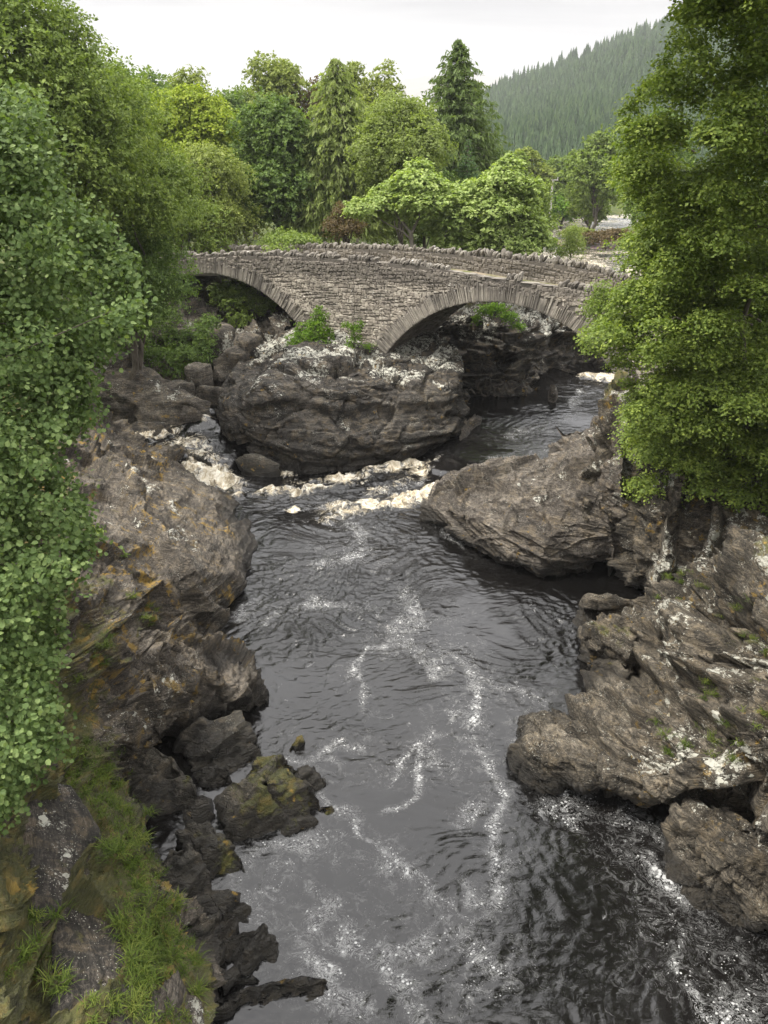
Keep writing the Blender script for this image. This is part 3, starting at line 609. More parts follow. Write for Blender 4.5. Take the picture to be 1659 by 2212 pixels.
tag(patch('rock_ledge', [
 [(985,1130,-.6),(1040,1165,-.6),(1110,1200,-.6),(1180,1222,-.6),(1240,1222,-.6),(1330,1222,-.6),(1380,1240,-.6)],
 [(928,1118,-.02),(1005,1172,.1),(1092,1212,.15),(1166,1240,.1),(1225,1225,.3),(1320,1200,.4),(1375,1210,.4)],
 [(912,1108,.12),(1000,1152,.55),(1085,1186,.7),(1168,1218,.6),(1232,1196,.9),(1310,1180,1.0),(1370,1180,1.0)],
 [(918,1092,.42),(1002,1112,1.15),(1085,1140,1.35),(1180,1165,1.35),(1240,1130,1.7),(1305,1120,1.9),(1360,1110,2.2)],
 [(930,1060,.75),(1010,1068,1.4),(1085,1076,1.75),(1185,1090,1.95),(1250,1076,2.3),(1305,1060,2.6),(1350,1050,3)],
 [(945,1036,.75),(1015,1030,1.35),(1085,1036,1.6),(1180,1040,1.8),(1255,1020,2.6),(1300,1010,3.1),(1350,1000,3.4)],
 [(955,1028,.4),(1020,1008,1.1),(1085,1003,1.35),(1180,1002,1.4),(1260,985,2.5),(1300,980,2.8),(1350,970,3.2)],
 [(990,1016,-.6),(1040,1008,-.6),(1100,1000,-.6),(1190,985,-.6),(1260,960,-.6),(1300,950,-.6),(1350,940,-.6)]],
 M_ledge, res=.05, tens=.92, bed=(.12, -.22, 1), amp=.95, cell=1.2, seed=31, strat=.17, fac=.62, flip=True),
 'flat water-worn rock ledge jutting from the right bank into the river below the bridge', 'rock ledge')
rk('riverside_rock', [(1180,1000,.8),(1195,965,1.4),(1215,935,1.9),(1270,945,2.1),(1290,1000,1.8),(1240,1005,1.2),(1300,930,2.2)], M_ledge, 'rounded grey rock behind the flat ledge beside the right channel', seed=41, amp=.8, cell=.7, bed=(.3, 0, 1))
rk('riverside_rock', [(1280,905,2.3),(1300,900,2.4),(1310,930,2.2),(1278,930,1.9),(1320,960,2.2)], M_ledge, 'small dark squared rock at the foot of the beech above the right channel', seed=42, amp=.5, cell=.5, sub=4)
tag(patch('right_bank', [list(r) for r in zip(*[
 [(1370,1310,-.7),(1380,1306,0),(1400,1290,.7),(1430,1275,1.5),(1480,1240,2.5),(1540,1200,3.4),(1610,1180,4.2,.3),(1720,1160,5,.6)],
 [(1290,1350,-.7),(1300,1345,0),(1340,1322,.6),(1400,1300,1.4),(1450,1270,2.3),(1520,1230,3.3,.3),(1600,1210,4.2,.3),(1720,1180,5,.6)],
 [(1262,1400,-.7),(1256,1380,.2),(1290,1368,.9),(1360,1350,1.6),(1450,1340,2.5,.3),(1530,1300,3.6,.3),(1620,1280,4.6,.2),(1740,1270,5.6,.5)],
 [(1300,1446,-.7),(1296,1430,.2),(1335,1405,.9),(1390,1400,1.7),(1470,1400,2.6),(1550,1380,3.7,.2),(1640,1360,4.8),(1760,1350,6,.5)],
 [(1258,1470,-.7),(1260,1460,0),(1300,1462,.7),(1380,1460,1.6),(1470,1460,2.5),(1560,1450,3.6,.2),(1660,1440,4.8),(1780,1430,6,.5)],
 [(1205,1528,-.7),(1206,1520,.1),(1240,1520,.6),(1330,1530,1.3),(1440,1540,2.2),(1540,1540,3.4,.3),(1660,1530,4.7),(1800,1510,6,.5)],
 [(1142,1572,-.7),(1140,1558,.2),(1165,1550,.7),(1260,1570,1.1),(1400,1600,1.7),(1520,1620,2.7,.3),(1660,1620,4,.2),(1820,1600,5.5,.5)],
 [(1140,1670,-.7),(1134,1648,.1,.3),(1150,1625,.7,.3),(1240,1640,.95),(1380,1680,1.2),(1500,1710,1.9),(1650,1720,3,.2),(1850,1700,5,.5)],
 [(1185,1705,-.7),(1180,1696,.0,.3),(1205,1680,.4,.3),(1280,1690,.5),(1380,1720,.7),(1490,1745,1.1),(1640,1780,2,.2),(1850,1790,4,.5)],
 [(1240,1700,-.7),(1245,1692,-.1),(1290,1700,.1),(1360,1722,.12),(1430,1745,.15),(1530,1765,.5),(1640,1830,1.2,.2),(1850,1900,3,.5)],
 [(1300,1720,-1),(1330,1730,-.8),(1400,1745,-.6),(1450,1760,-.4),(1500,1775,-.1),(1570,1830,.3),(1670,1920,.6),(1850,2000,1.5,.5)],
 [(1400,1800,-1),(1450,1800,-1),(1500,1830,-1),(1550,1870,-.8),(1600,1930,-.8),(1680,2000,-.6),(1750,2050,0),(1900,2100,1)]])],
 M_right, res=.045, maxn=1100, tens=.85, bed=(.65, .35, .75), amp=.95, cell=1.0, seed=51, strat=.12, ext0=[(2.0, .2, .7), (5, .4, .6)], facfun=lambda P: .62+.6*sm(P[:, 0], 5.5, 8), grooves=[([(1170, 1550, .7), (1330, 1660, 1.0), (1500, 1755, 1.1)], .07, .16), ([(1220, 1530, .8), (1400, 1650, 1.5), (1560, 1760, 1.3)], .06, .14), ([(1300, 1490, 1.2), (1440, 1620, 1.9), (1560, 1740, 1.6)], .15, .38), ([(1330, 1410, .9), (1420, 1520, 1.9), (1560, 1650, 3.0), (1700, 1740, 3.4)], .2, .6), ([(1440, 1290, 1.8), (1540, 1400, 3.2), (1680, 1500, 4.8)], .2, .6), ([(1380, 1350, 1.7), (1500, 1480, 2.9), (1690, 1600, 4.4)], .14, .5), ([(1500, 1230, 3.0), (1560, 1330, 3.9), (1659, 1380, 5)], .2, .6), ([(1560, 1560, 3.4), (1620, 1640, 3.6), (1640, 1780, 2.0)], .2, .5)]), kind='structure')
rk('riverside_rock', [(1264,1300,.75),(1275,1292,.95),(1330,1298,1.0),(1392,1300,1.1),(1370,1325,.5),(1310,1345,.05),(1270,1325,.1),(1400,1320,.6)], M_right, 'pale tapering rock pointing into the dark inlet under the right cliff', seed=61, amp=.6, cell=.8, bed=(.1, .5, 1))
rk('riverside_rock', [(1256,1380,.7),(1275,1352,1.2),(1330,1340,1.5),(1375,1370,1.5),(1300,1440,.1),(1262,1410,.15),(1350,1420,1.0)], M_right, 'blunt moss-patched rock overhanging the water above the long sloping slab', seed=62, amp=.7, cell=.6, moss=.3, bed=(.5, .2, 1))
rk('riverside_rock', [(1437,1850,.1),(1448,1905,0),(1510,1965,0),(1600,2003,0),(1690,1990,0),(1470,1765,1.1),(1540,1748,1.3),(1610,1790,1.5),(1700,1850,1.6),(1449,1825,.7),(1560,1850,1.2)], M_right, 'knobbly rock with fluted ridges at the water beside the foam, bottom right', seed=63, amp=.9, cell=.45, sub=6, bed=(1, .5, .2), strat=.12)
rk('waterside_rock', [(1050,925,.25),(1000,950,.5),(1010,900,1.2),(1040,905,.6),(985,965,.3)], M_ledge, 'pale wet rock toe at the right foot of the pier outcrop', seed=64, amp=.4, cell=.6, sub=4)
# rocks in the cascade
rk('cascade_slab', [(170,760,4.0),(230,775,3.9),(300,790,3.3),(440,880,1.8),(432,912,1.1),(390,925,1.0),(300,880,2.0),(240,835,2.8),(180,800,3.6)], M_rock, 'long grey slab slanting down to the cascade on the left', seed=71, amp=.6, cell=.8)
rk('cascade_boulder', [(388,905,1.5),(400,880,1.9),(425,885,1.9),(445,915,1.1),(425,930,.9),(395,925,1.0)], M_ledge, 'brown boulder standing between the two arms of the cascade', seed=72, amp=.35, cell=.5, sub=4, depth=.1)
rk('cascade_boulder', [(512,1000,.35),(530,985,.9),(560,985,.8),(600,1005,.5),(585,1028,.05),(545,1032,0)], M_mossy, 'small yellow-topped boulder below the left corner of the big outcrop', seed=73, amp=.3, cell=.5, sub=4, moss=.2)
rk('cascade_boulder', [(405,985,.85),(420,975,1.15),(445,980,1.1),(455,995,.8),(425,1000,.6)], M_isl, 'low black wet rock splitting the cascade above the white water', seed=74, amp=.25, cell=.4, sub=4, depth=.3)
rk('cascade_boulder', [(275,925,1.2),(300,912,1.5),(360,915,1.4),(370,930,1.05),(320,945,.95),(290,938,1.0)], M_isl, 'flat dark rock in the side pool above the foam on the left', seed=75, amp=.2, cell=.5, sub=4, depth=.3)
for k, (a, b, z, r, l) in enumerate([(455, 845, 2.2, .8, 'dark angular boulder wedged above the cascade under the left arch'), (430, 800, 2.9, .9, 'tumbled boulder on the slope left of the cascade head'), (500, 770, 3.2, 1.0, 'lichened boulder on the slope under the left arch beside the big outcrop'), (380, 835, 2.5, .7, 'shaded boulder behind the long slanting slab'), (540, 735, 3.9, .9, 'pale broken boulder just below the right springing of the left arch'), (480, 720, 4.0, 1.0, 'jagged white-flecked boulder under the middle of the left arch')]):
    c = PX(a, b, z=z); rr = np.random.default_rng(k+80); pts = []
    for i in range(9):
        d = rr.normal(size=3); d /= np.linalg.norm(d); d[2] = abs(d[2])*.7; pts.append(('W', *(c+d*r*(.75+.4*rr.random())*np.array([1.15, .9, 1])-[0, 0, .3])))
    rk('boulder', pts, M_rock, l, 'boulder', 'boulders under the left arch', seed=80+k, amp=.35, cell=.6, sub=4, depth=0)
# wall of rock seen through the right arch
tag(patch('far_cliff', [
 [(940,900,-.3),(1030,885,-.2),(1110,882,0),(1170,868,0),(1215,835,0),(1265,812,.1),(1340,805,.3)],
 [('Y',930,840,45.5),('Y',1025,840,45.3),('Y',1100,840,45.0),('Y',1165,825,46),('Y',1200,800,48.5),('Y',1262,790,50),('Y',1340,780,51)],
 [('Y',930,780,46.5),('Y',1018,780,45.8),('Y',1095,780,45.8),('Y',1180,775,47),('Y',1200,750,49.5),('Y',1262,750,51),('Y',1340,740,52)],
 [('Y',930,720,47),('Y',1015,710,46.8),('Y',1100,705,46.8),('Y',1175,710,48.0),('Y',1195,700,50.5),('Y',1262,700,52),('Y',1340,690,53)],
 [('Y',930,680,47.5),('Y',1020,675,47.6),('Y',1100,680,47.5,.3),('Y',1150,690,49),('Y',1190,665,51.5),('Y',1262,650,53),('Y',1340,640,54)],
 [('Y',930,640,50,1),('Y',1020,640,50,1),('Y',1100,640,50,1),('Y',1150,640,51,1),('Y',1190,620,53,1),('Y',1262,610,55,1),('Y',1340,600,56,1)]],
 M_isl, res=.08, tens=.8, bed=(.1, -.1, 1), amp=1.4, cell=1.2, seed=91, strat=.13, flip=True), kind='structure')
rk('riverside_rock', [(1185,850,.9),(1190,832,1.6),(1200,835,1.6),(1208,858,.7),(1188,862,.7)], M_ledge, 'small upright brown stone at the foot of the cliff seen through the right arch', seed=92, amp=.2, cell=.4, sub=3)
# boulders at the left waterside
G = 'rocks along the left waterside'
for i, (pts, l, k) in enumerate([
 ([(332,1560,.5),(350,1535,.7),(400,1550,.6),(412,1590,.05),(370,1590,0),(335,1580,.1)], 'small dark ribbed rock at the inner end of the narrow inlet', dict()),
 ([(386,1612,.1),(400,1590,.6),(440,1560,.9),(515,1553,.9),(545,1590,.6),(562,1632,0),(500,1665,0),(420,1665,.05)], 'broad square-sided rock with brown moss on its far corner, beside the inlet', dict(moss=.15)),
 ([(265,1650,.8),(285,1620,1.1),(330,1608,1.2),(380,1640,1.0),(420,1690,.7),(440,1765,0),(380,1750,.0),(305,1748,.1),(280,1700,.5)], 'large rough rock with a mossy tip between the grassy bank and the pool', dict(moss=.15)),
 ([(420,1675,.2),(440,1660,.4),(490,1662,.4),(500,1690,0),(450,1700,0)], 'small low rock between two large mossy ones', dict()),
 ([(485,1720,.6),(500,1700,.9),(555,1690,1.3),(600,1640,1.1),(655,1690,.9),(680,1735,.2),(703,1750,0),(620,1790,0),(520,1815,0),(490,1770,0)], 'largest moss-topped boulder on the left waterside, with white lichen', dict(moss=.5)),
 ([(520,1690,.5),(560,1640,.7),(620,1640,.6),(650,1670,.3),(640,1700,.1),(560,1700,.3)], 'low mossy rock just behind the largest moss-topped boulder', dict(moss=.6)),
 ([(640,1680,.2),(655,1665,.35),(695,1690,0),(685,1705,0),(650,1705,0)], 'small wet rock off the right end of the mossy boulders', dict(sub=4)),
 ([(385,1805,.7),(410,1780,1.0),(455,1775,.9),(500,1830,.5),(543,1882,0),(470,1910,0),(420,1870,.2)], 'wedge-shaped mossy rock below the small still pool', dict(moss=.4)),
 ([(345,1865,.8),(370,1830,1.0),(410,1825,.9),(445,1870,.7),(460,1930,.3),(480,1965,0),(400,1978,0),(360,1920,.5)], 'flat-sided slaty rock against the grassy bank', dict()),
 ([(400,1965,.2),(450,1940,.3),(500,1940,.2),(532,1965,0),(525,1990,0),(440,1985,0)], 'low sloping slate shelf running into the water', dict(sub=4)),
 ([(395,2030,.9),(400,1990,1.0),(470,1970,.8),(505,1985,.5),(510,2040,.1),(450,2090,0),(400,2090,.4)], 'tall dark slaty rock below the slate shelf', dict()),
 ([(470,2050,.3),(520,2015,.5),(560,2005,.5),(600,2040,.15),(595,2080,0),(540,2110,0),(480,2090,0)], 'pale-tipped angular rock with its point in the river', dict()),
 ([(425,2130,.15),(470,2105,.2),(550,2112,.1),(560,2125,0),(450,2140,0)], 'thin half-sunk rock bar near the bottom of the bank', dict(sub=4)),
 ([(440,2165,.2),(500,2140,.3),(560,2140,.2),(650,2100,.35),(700,2115,.2),(706,2150,0),(640,2170,0),(540,2185,0),(450,2195,0)], 'long low rounded rock reaching far into the river near the bottom', dict(moss=.2)),
 ([(250,1630,.6),(265,1600,.8),(280,1620,.5),(270,1645,.1)], 'tiny stone at the edge of the upper inlet', dict(sub=3)),
 ([(620,1625,.05),(635,1600,.12),(655,1595,.12),(650,1615,0)], 'tiny weed-covered stone breaking the surface alone', dict(sub=3, moss=.6)),
 ([(440,1765,.1),(455,1758,.15),(470,1768,0),(455,1775,0)], 'pebble-sized stone between the big rocks and the still pool', dict(sub=3)),
 ([(485,1800,.3),(500,1790,.35),(520,1805,.1),(505,1822,0),(488,1815,0)], 'small rounded stone at the lower left of the largest mossy boulder', dict(sub=3)),
 ]):
    kw = dict(seed=100+i, amp=.55, cell=.55, bed=(-.75, .5, .35), sub=5, soft=.05, moss=0, strat=.13); kw.update(k)
    pts = [(a, b, c*.62) for a, b, c in pts]
    rk('waterside_rock', pts, M_mossy, l, 'rock', G, **kw)
# pitted flat stone slabs on the bank top
rk('stone_slab', [(-40,1700,3.9),(150,1700,3.15),(205,1800,3.05),(240,1930,2.95),(235,1960,2.9),(100,2000,3.3),(-60,2000,3.9)], M_stone_slab, 'dark broad pitted stone slab on the mossy bank top by the left edge', 'stone slab', seed=131, amp=.12, cell=.8, depth=-2.2)
rk('stone_slab', [(120,1930,3.2),(235,1955,3.0),(275,2020,2.95),(270,2250,3.0),(120,2250,3.3),(170,2080,3.2)], M_stone_slab, 'paler brown pitted stone slab between two strips of grass at the bottom left', 'stone slab', seed=132, amp=.12, cell=.8, depth=-2.2)
rk('stone_slab', [(300,2250,2.7),(340,2150,2.5),(385,2110,2.2),(430,2170,1.6),(440,2260,1.4),(340,2300,2.2)], M_ledge, 'pale crumbling rock at the bottom edge where the bank drops to the river', 'rock', seed=133, amp=.3, cell=.4, depth=.2)
# ------------------------------------------------------------------ the old stone bridge
BO = np.array([0.0, 41.1, 0]); BE = np.array([math.cos(math.radians(30)), -math.sin(math.radians(30)), 0]); BN = np.array([math.sin(math.radians(30)), math.cos(math.radians(30)), 0])
BW = 5.2
def B(s, t, z): s, t, z = np.broadcast_arrays(np.asarray(s, float), t, z); return BO+s[..., None]*BE+t[..., None]*BN+z[..., None]*np.array([0, 0, 1.])
TOPS = np.array([(-26, 6.6), (-20, 7.2), (-13.3, 7.72), (-6.3, 8.2), (-1, 8.26), (2, 8.2), (5.6, 7.92), (10.5, 7.66), (16, 7.2), (22, 6.6)])
def top(s): return np.interp(s, TOPS[:, 0], TOPS[:, 1])
ARCH = [(-10.8, 6.76, 8.2, 6.1), (6.0, 6.65, 7.2, 5.8)]          # crown s, crown z, radius, half span
def arch_z(s, extra=0):
    """underside of the bridge at s, nan off the arches"""
    z = np.full(np.shape(s), np.nan)
    for c, zc, r, h in ARCH:
        r2 = r+extra; q = r2*r2-(s-c)**2; hh = h*r2/r
        z = np.where((np.abs(s-c) < hh) & (q > 0), zc-r+np.sqrt(np.maximum(q, 0)), z)
    return z
bridge = empty('stone_bridge', BO+np.array([0, 0, 3.5]), 'old grey rubble-stone bridge with two arches spanning the gorge', 'bridge')
# core: vertical strips between underside and deck, front, back and soffit
sv = sorted(set(np.round(np.concatenate([np.arange(-26, 22, .25)]+[np.array([c-h, c-h+.001, c+h-.001, c+h]) for c, _, _, h in ARCH]), 4)))
sv = np.array(sv); bz = arch_z(sv); bz = np.where(np.isnan(bz), 1.5, bz); tz = top(sv)-.98
n = len(sv); V = np.concatenate([B(sv, .03, bz), B(sv, .03, tz), B(sv, BW-.03, bz), B(sv, BW-.03, tz)]); i = np.arange(n-1)
F = np.concatenate([np.stack([i, i+1, i+1+n, i+n], 1), np.stack([i+2*n, i+3*n, i+1+3*n, i+1+2*n], 1), np.stack([i, i+2*n, i+1+2*n, i+1], 1)])
mesh('wall_core', V, F, M_back, bridge, fattrs={'sc': np.full(len(F), .3)})
V = np.concatenate([B(sv, .3, tz+.03), B(sv, BW-.3, tz+.03)]); mesh('deck', V, np.stack([i, i+1, i+1+n, i+n], 1), M_deck, bridge)

def stones(quads, proud, depth_dir, inset=.012, back=.06):
    """quads: (n,4,3) outlines on the wall plane -> bevelled stones standing 'proud' of it"""
    Q = np.asarray(quads); n = len(Q); c = Q.mean(1, keepdims=True)
    d = np.asarray(depth_dir)
    if d.ndim == 1: d = np.broadcast_to(d, (n, 3))
    pr = proud[:, None, None]*d[:, None]
    e = Q-c; L = np.linalg.norm(e, axis=2, keepdims=True)
    outer = Q-back*d[:, None]; mid = Q+pr*.55; inn = c+e*(1-np.minimum(.3, .035/L*1.6))+pr*(1+R.uniform(-.25, .25, (n, 4, 1)))
    V = np.concatenate([outer, mid, inn], 1).reshape(-1, 3); b = (np.arange(n)*12)[:, None]
    F = []
    for k in range(4):
        k2 = (k+1) % 4
        F.append(np.concatenate([b+k, b+k2, b+4+k2, b+4+k], 1)); F.append(np.concatenate([b+4+k, b+4+k2, b+8+k2, b+8+k], 1))
    F.append(np.concatenate([b+8, b+9, b+10, b+11], 1))
    return V, np.concatenate(F), np.tile(R.random(n), 9)
def courses(s0, s1, zfun_lo, zfun_hi, t, d, hmin=.08, hmax=.19, wmin=.09, wmax=.30, keep=None, follow=False):
    q = []; z = 0.0
    H = 9.5 if not follow else 2.0
    z = 0
    while z < H:
        h = R.uniform(hmin, hmax); s = s0+R.uniform(-.2, 0); zz = z
        while s < s1:
            w = R.uniform(wmin, wmax)*(1.0 if h > .15 else .85); sc_ = s+w/2
            base = (zfun_hi(sc_) if follow else 0)
            a, b_ = (base-zz-h, base-zz) if follow else (zz, zz+h)
            wob = .05*math.sin(s*1.3+z*5)+.03*math.sin(s*3.7+z*11)
            a += wob; b_ += wob
            # now and then one tall stone or two thin ones
            ok = a > zfun_lo(sc_)-.05 and b_ < zfun_hi(sc_)+.02 and (keep is None or keep(s, s+w, a, b_))
            if ok:
                parts = [(s, s+w, a, b_)] if R.random() > .22 or h < .15 else [(s, s+w, a, (a+b_)/2), (s, s+w, (a+b_)/2, b_)]
                for (x0, x1, y0, y1) in parts:
                    g = .012; j = lambda: R.uniform(-.035, .035)
                    q.append([(x0+g+j(), y0+g+j()), (x1-g+j(), y0+g+j()), (x1-g+j(), y1-g+j()), (x0+g+j(), y1-g+j())])
            s += w
        z += h
    q = np.array(q)
    return B(q[..., 0], t, q[..., 1])
def keep_front(x0, x1, a, b):
    for c, zc, r, h in ARCH:
        cz = zc-r
        for s in (x0, x1):
            for z in (a, b):
                if math.hypot(s-c, z-cz) < r+.62 and (abs(s-c) < h+.75): return False
    return True
lo = lambda s: 2.6 if -6 < s < 1.2 else (3.0 if s < 0 else 3.4)
hi = lambda s: float(top(s))-.42
q = courses(-22, 18, lo, hi, 0.0, -BN, keep=keep_front)
V, F, sc = stones(q, R.uniform(.0, .035, len(q)), -BN); mesh('spandrel_wall', V, F, M_rubble, bridge, fattrs={'sc': sc})
# arch rings: thin slabs on edge
for c, zc, r, h in ARCH:
    ring = empty('arch_ring', BO+np.array([0, 0, 3.5])); ring.parent = bridge; ring.location = (0, 0, 0)
    q = []; th0 = math.asin(h/r)+.02; th = -th0
    while th < th0:
        w = R.uniform(.05, .12)/r; L = R.uniform(.50, .95); j = lambda: R.uniform(-.006, .006)
        a, b = th+.008/r*.6, th+w-.008/r*.6; rin = r-R.uniform(0, .03)
        q.append([(c+math.sin(a)*rin, zc-r+math.cos(a)*rin), (c+math.sin(b)*rin, zc-r+math.cos(b)*rin), (c+math.sin(b+j())*(r+L), zc-r+math.cos(b)*(r+L)), (c+math.sin(a+j())*(r+L), zc-r+math.cos(a)*(r+L))])
        th += w
    q = np.array(q); q2 = B(q[..., 0], 0.0, q[..., 1])
    V, F, sc = stones(q2, R.uniform(.01, .055, len(q2)), -BN, back=.25)
    bpy.data.objects.remove(ring); mesh('arch_ring', V, F, M_vous, bridge, fattrs={'sc': sc})
    # the underside, built of the same slabs, in the shade-darkened stone colour
    q = []; N_ = []
    t = .02
    while t < BW-.3:
        w = R.uniform(.3, .7); th = -th0
        while th < th0:
            dth = R.uniform(.10, .2)/r; a, b = th+.01/r, th+dth-.01/r; rr = r-.0
            P_ = lambda an, tt: B(c+math.sin(an)*rr, tt, zc-r+math.cos(an)*rr)
            q.append([P_(a, t+.01), P_(a, t+w-.01), P_(b, t+w-.01), P_(b, t+.01)]); m = (a+b)/2
            N_.append(-(math.sin(m)*BE+math.cos(m)*np.array([0, 0, 1.]))); th += dth
        t += w
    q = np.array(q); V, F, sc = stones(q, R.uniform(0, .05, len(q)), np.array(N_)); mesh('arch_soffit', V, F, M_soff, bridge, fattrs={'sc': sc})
# abutment and pier faces inside the arches
for c, zc, r, h in ARCH:
    for sg in (-1, 1):
        s_ = c+sg*h; q = []; z = 1.6; z1 = zc-r+math.sqrt(r*r-h*h)
        while z < z1:
            hh = R.uniform(.14, .26); t = 0.02
            while t < BW-.2:
                w = R.uniform(.25, .6); q.append([B(s_, t+.01, z+.01), B(s_, t+w-.01, z+.01), B(s_, t+w-.01, z+hh-.01), B(s_, t+.01, z+hh-.01)]); t += w
            z += hh
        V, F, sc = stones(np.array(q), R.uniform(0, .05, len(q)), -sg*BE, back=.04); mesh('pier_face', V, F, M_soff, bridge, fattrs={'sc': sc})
# parapets: a wall each side, with rough stones set on edge along the top
def box_strip(sa, t0, t1, z0, z1, name, m):
    n = len(sa); V = np.concatenate([B(sa, t0, z0), B(sa, t0, z1), B(sa, t1, z1), B(sa, t1, z0)]); i = np.arange(n-1)
    F = np.concatenate([np.stack([i+a*n, i+1+a*n, i+1+b*n, i+b*n], 1) for a, b in ((0, 1), (1, 2), (2, 3))])
    return mesh(name, V, F, m, bridge, fattrs={'sc': np.full(len(F), .3)})
sa = np.arange(-24, 21, .5)
fz = lambda s: top(s)-.26
rz = lambda s: np.interp(s, [-26, -11.1, -6.6, -2.3, .7, 5.5, 7.5, 9, 9.9, 14, 22], [6.8, 7.78, 8.12, 8.26, 8.24, 8.16, 8.04, 7.84, 7.6, 7.0, 6.0])-.26
box_strip(sa, .04, .42, top(sa)-1.25, fz(sa), 'parapet_core', M_back)
box_strip(sa, BW-.42, BW-.04, top(sa)-1.25, rz(sa), 'parapet_core', M_back)
q = courses(-22, 19, lambda s: -9, lambda s: float(rz(s)), BW-.42, -BN, follow=True, hmin=.12, hmax=.22)
V, F, sc = stones(q, R.uniform(.02, .06, len(q)), -BN); mesh('parapet', V, F, M_rubble, bridge, fattrs={'sc': sc})
q = courses(-22, 19, lambda s: float(top(s))-.85, lambda s: float(fz(s)), 0.04, -BN, follow=True, hmin=.12, hmax=.22)
V, F, sc = stones(q, R.uniform(.03, .08, len(q)), -BN); mesh('parapet', V, F, M_rubble, bridge, fattrs={'sc': sc})
D8, F8 = ico(2)
def cope(name, zf, tmid, spans):
    Vs, Fs, sc = [], [], []; nn = 0
    for s0, s1, hscale, slab in spans:
        s = s0
        while s < s1:
            if slab: w, hh, dp = R.uniform(.5, .9), R.uniform(.05, .08), .24
            else: w, hh, dp = R.uniform(.09, .30), R.uniform(.22, .46)*hscale, R.uniform(.15, .25)
            D = D8*1.0; m = np.max(np.abs(D), 1)[:, None]; D = D*(.45+.55/m)*.9                        # squared-off lump
            D = D*(1+.30*noise(D*1.7+s*3.1, 5)[:, None])
            lean = R.normal(.12, .28); x = D[:, 0]*w*.5+D[:, 2]*hh*.5*lean; y = D[:, 1]*dp*R.uniform(.9, 1.1); z = D[:, 2]*hh*.5
            yaw = R.normal(0, .22); x, y = x*math.cos(yaw)-y*math.sin(yaw), x*math.sin(yaw)+y*math.cos(yaw)
            Vs.append(B(s+w/2+x, tmid+y+R.normal(0, .025), float(zf(s+w/2))+hh*.42+z-.04)); Fs.append(F8+nn); nn += len(D8); sc.append(np.full(len(F8), R.random()))
            s += w*(.92 if not slab else 1.02)
    mesh(name, np.concatenate(Vs), np.concatenate(Fs), M_cope, bridge, fattrs={'sc': np.concatenate(sc)})
cope('coping', fz, .23, [(-22, -2.9, .95, False), (-2.9, -2.1, 1, True), (-2.1, -.6, .9, False), (-.6, .2, 1, True), (.2, 3.3, .9, False), (3.3, 6.2, 1, True), (6.2, 6.9, 1.1, False), (6.9, 8.6, 1, True), (8.6, 12, 1.0, False), (12, 20, 1, True)])
cope('coping', rz, BW-.23, [(-22, 2.2, 1, False), (2.2, 4.2, 1.25, False), (4.2, 19, 1.1, False)])
# ------------------------------------------------------------------ vegetation
def lv(name, a, b, c, **k): return leaf_mat(name, a, b, c, **k)
L_alder = lv('leaf_alder', (.042, .068, .023), (.10, .148, .05), (.25, .31, .12), gloss=.18)
L_ash = lv('leaf_ash', (.065, .095, .026), (.15, .205, .052), (.29, .35, .09))
L_dark = lv('leaf_dark', (.045, .075, .022), (.105, .16, .045), (.20, .27, .07))
L_yel = lv('leaf_yellow', (.10, .14, .02), (.23, .29, .04), (.40, .44, .065))
L_beech = lv('leaf_beech', (.06, .095, .022), (.16, .22, .045), (.37, .43, .085), gloss=.4)
L_syc = lv('leaf_sycamore', (.12, .17, .05), (.24, .31, .095), (.40, .46, .17))
L_birch = lv('leaf_birch', (.09, .12, .032), (.20, .24, .065), (.33, .36, .10))
L_larch = lv('leaf_larch', (.085, .115, .035), (.19, .235, .075), (.31, .36, .12), trans=.45)
L_fir = lv('leaf_fir', (.045, .07, .024), (.10, .145, .045), (.17, .22, .07))
L_hill = lv('leaf_spruce', (.032, .058, .028), (.072, .125, .052), (.13, .19, .08))
L_bronze = lv('leaf_bronze', (.06, .045, .02), (.11, .08, .04), (.17, .12, .06))
L_fresh = lv('leaf_fresh', (.05, .10, .012), (.11, .20, .02), (.20, .30, .035))
L_grass = lv('blade_grass', (.035, .055, .012), (.085, .125, .02), (.18, .20, .045))
K_dark = bark_mat('bark_dark'); K_grey = bark_mat('bark_grey', (.10, .09, .07), (.26, .23, .19))

def rot_frames(n, rng, N):
    """two tangent vectors for every normal, random spin"""
    N = N/(np.linalg.norm(N, axis=1, keepdims=True)+1e-9)
    a = rng.normal(size=(n, 3)); U = np.cross(N, a); U /= np.linalg.norm(U, axis=1, keepdims=True)+1e-9
    return U, np.cross(N, U), N
def leafquads(C, N, size, rng, aspect=.62, axis=None, fold=.12):
    n = len(C); U, W_, N = rot_frames(n, rng, N)
    if axis is not None:
        U = axis/(np.linalg.norm(axis, axis=1, keepdims=True)+1e-9); W_ = np.cross(N, U); W_ /= np.linalg.norm(W_, axis=1, keepdims=True)+1e-9
    s = size[:, None]
    V = np.stack([C-U*s*.5, C+W_*s*.5*aspect+N*s*fold, C+U*s*.5, C-W_*s*.5*aspect+N*s*fold], 1)
    return V.reshape(-1, 3)
def roundleaves(C, N, size, rng):
    """round leaf, folded along the midrib: two quads on six points"""
    n = len(C); U, W_, N = rot_frames(n, rng, N); s = size[:, None]
    V = np.stack([C-U*s*.5, C-U*s*.12+W_*s*.42+N*s*.1, C+U*s*.36+W_*s*.34+N*s*.1, C+U*s*.48, C+U*s*.36-W_*s*.34+N*s*.1, C-U*s*.12-W_*s*.42+N*s*.1], 1)
    b = (np.arange(n)*6)[:, None]
    return V.reshape(-1, 3), np.concatenate([np.concatenate([b, b+1, b+2, b+3], 1), np.concatenate([b, b+3, b+4, b+5], 1)])
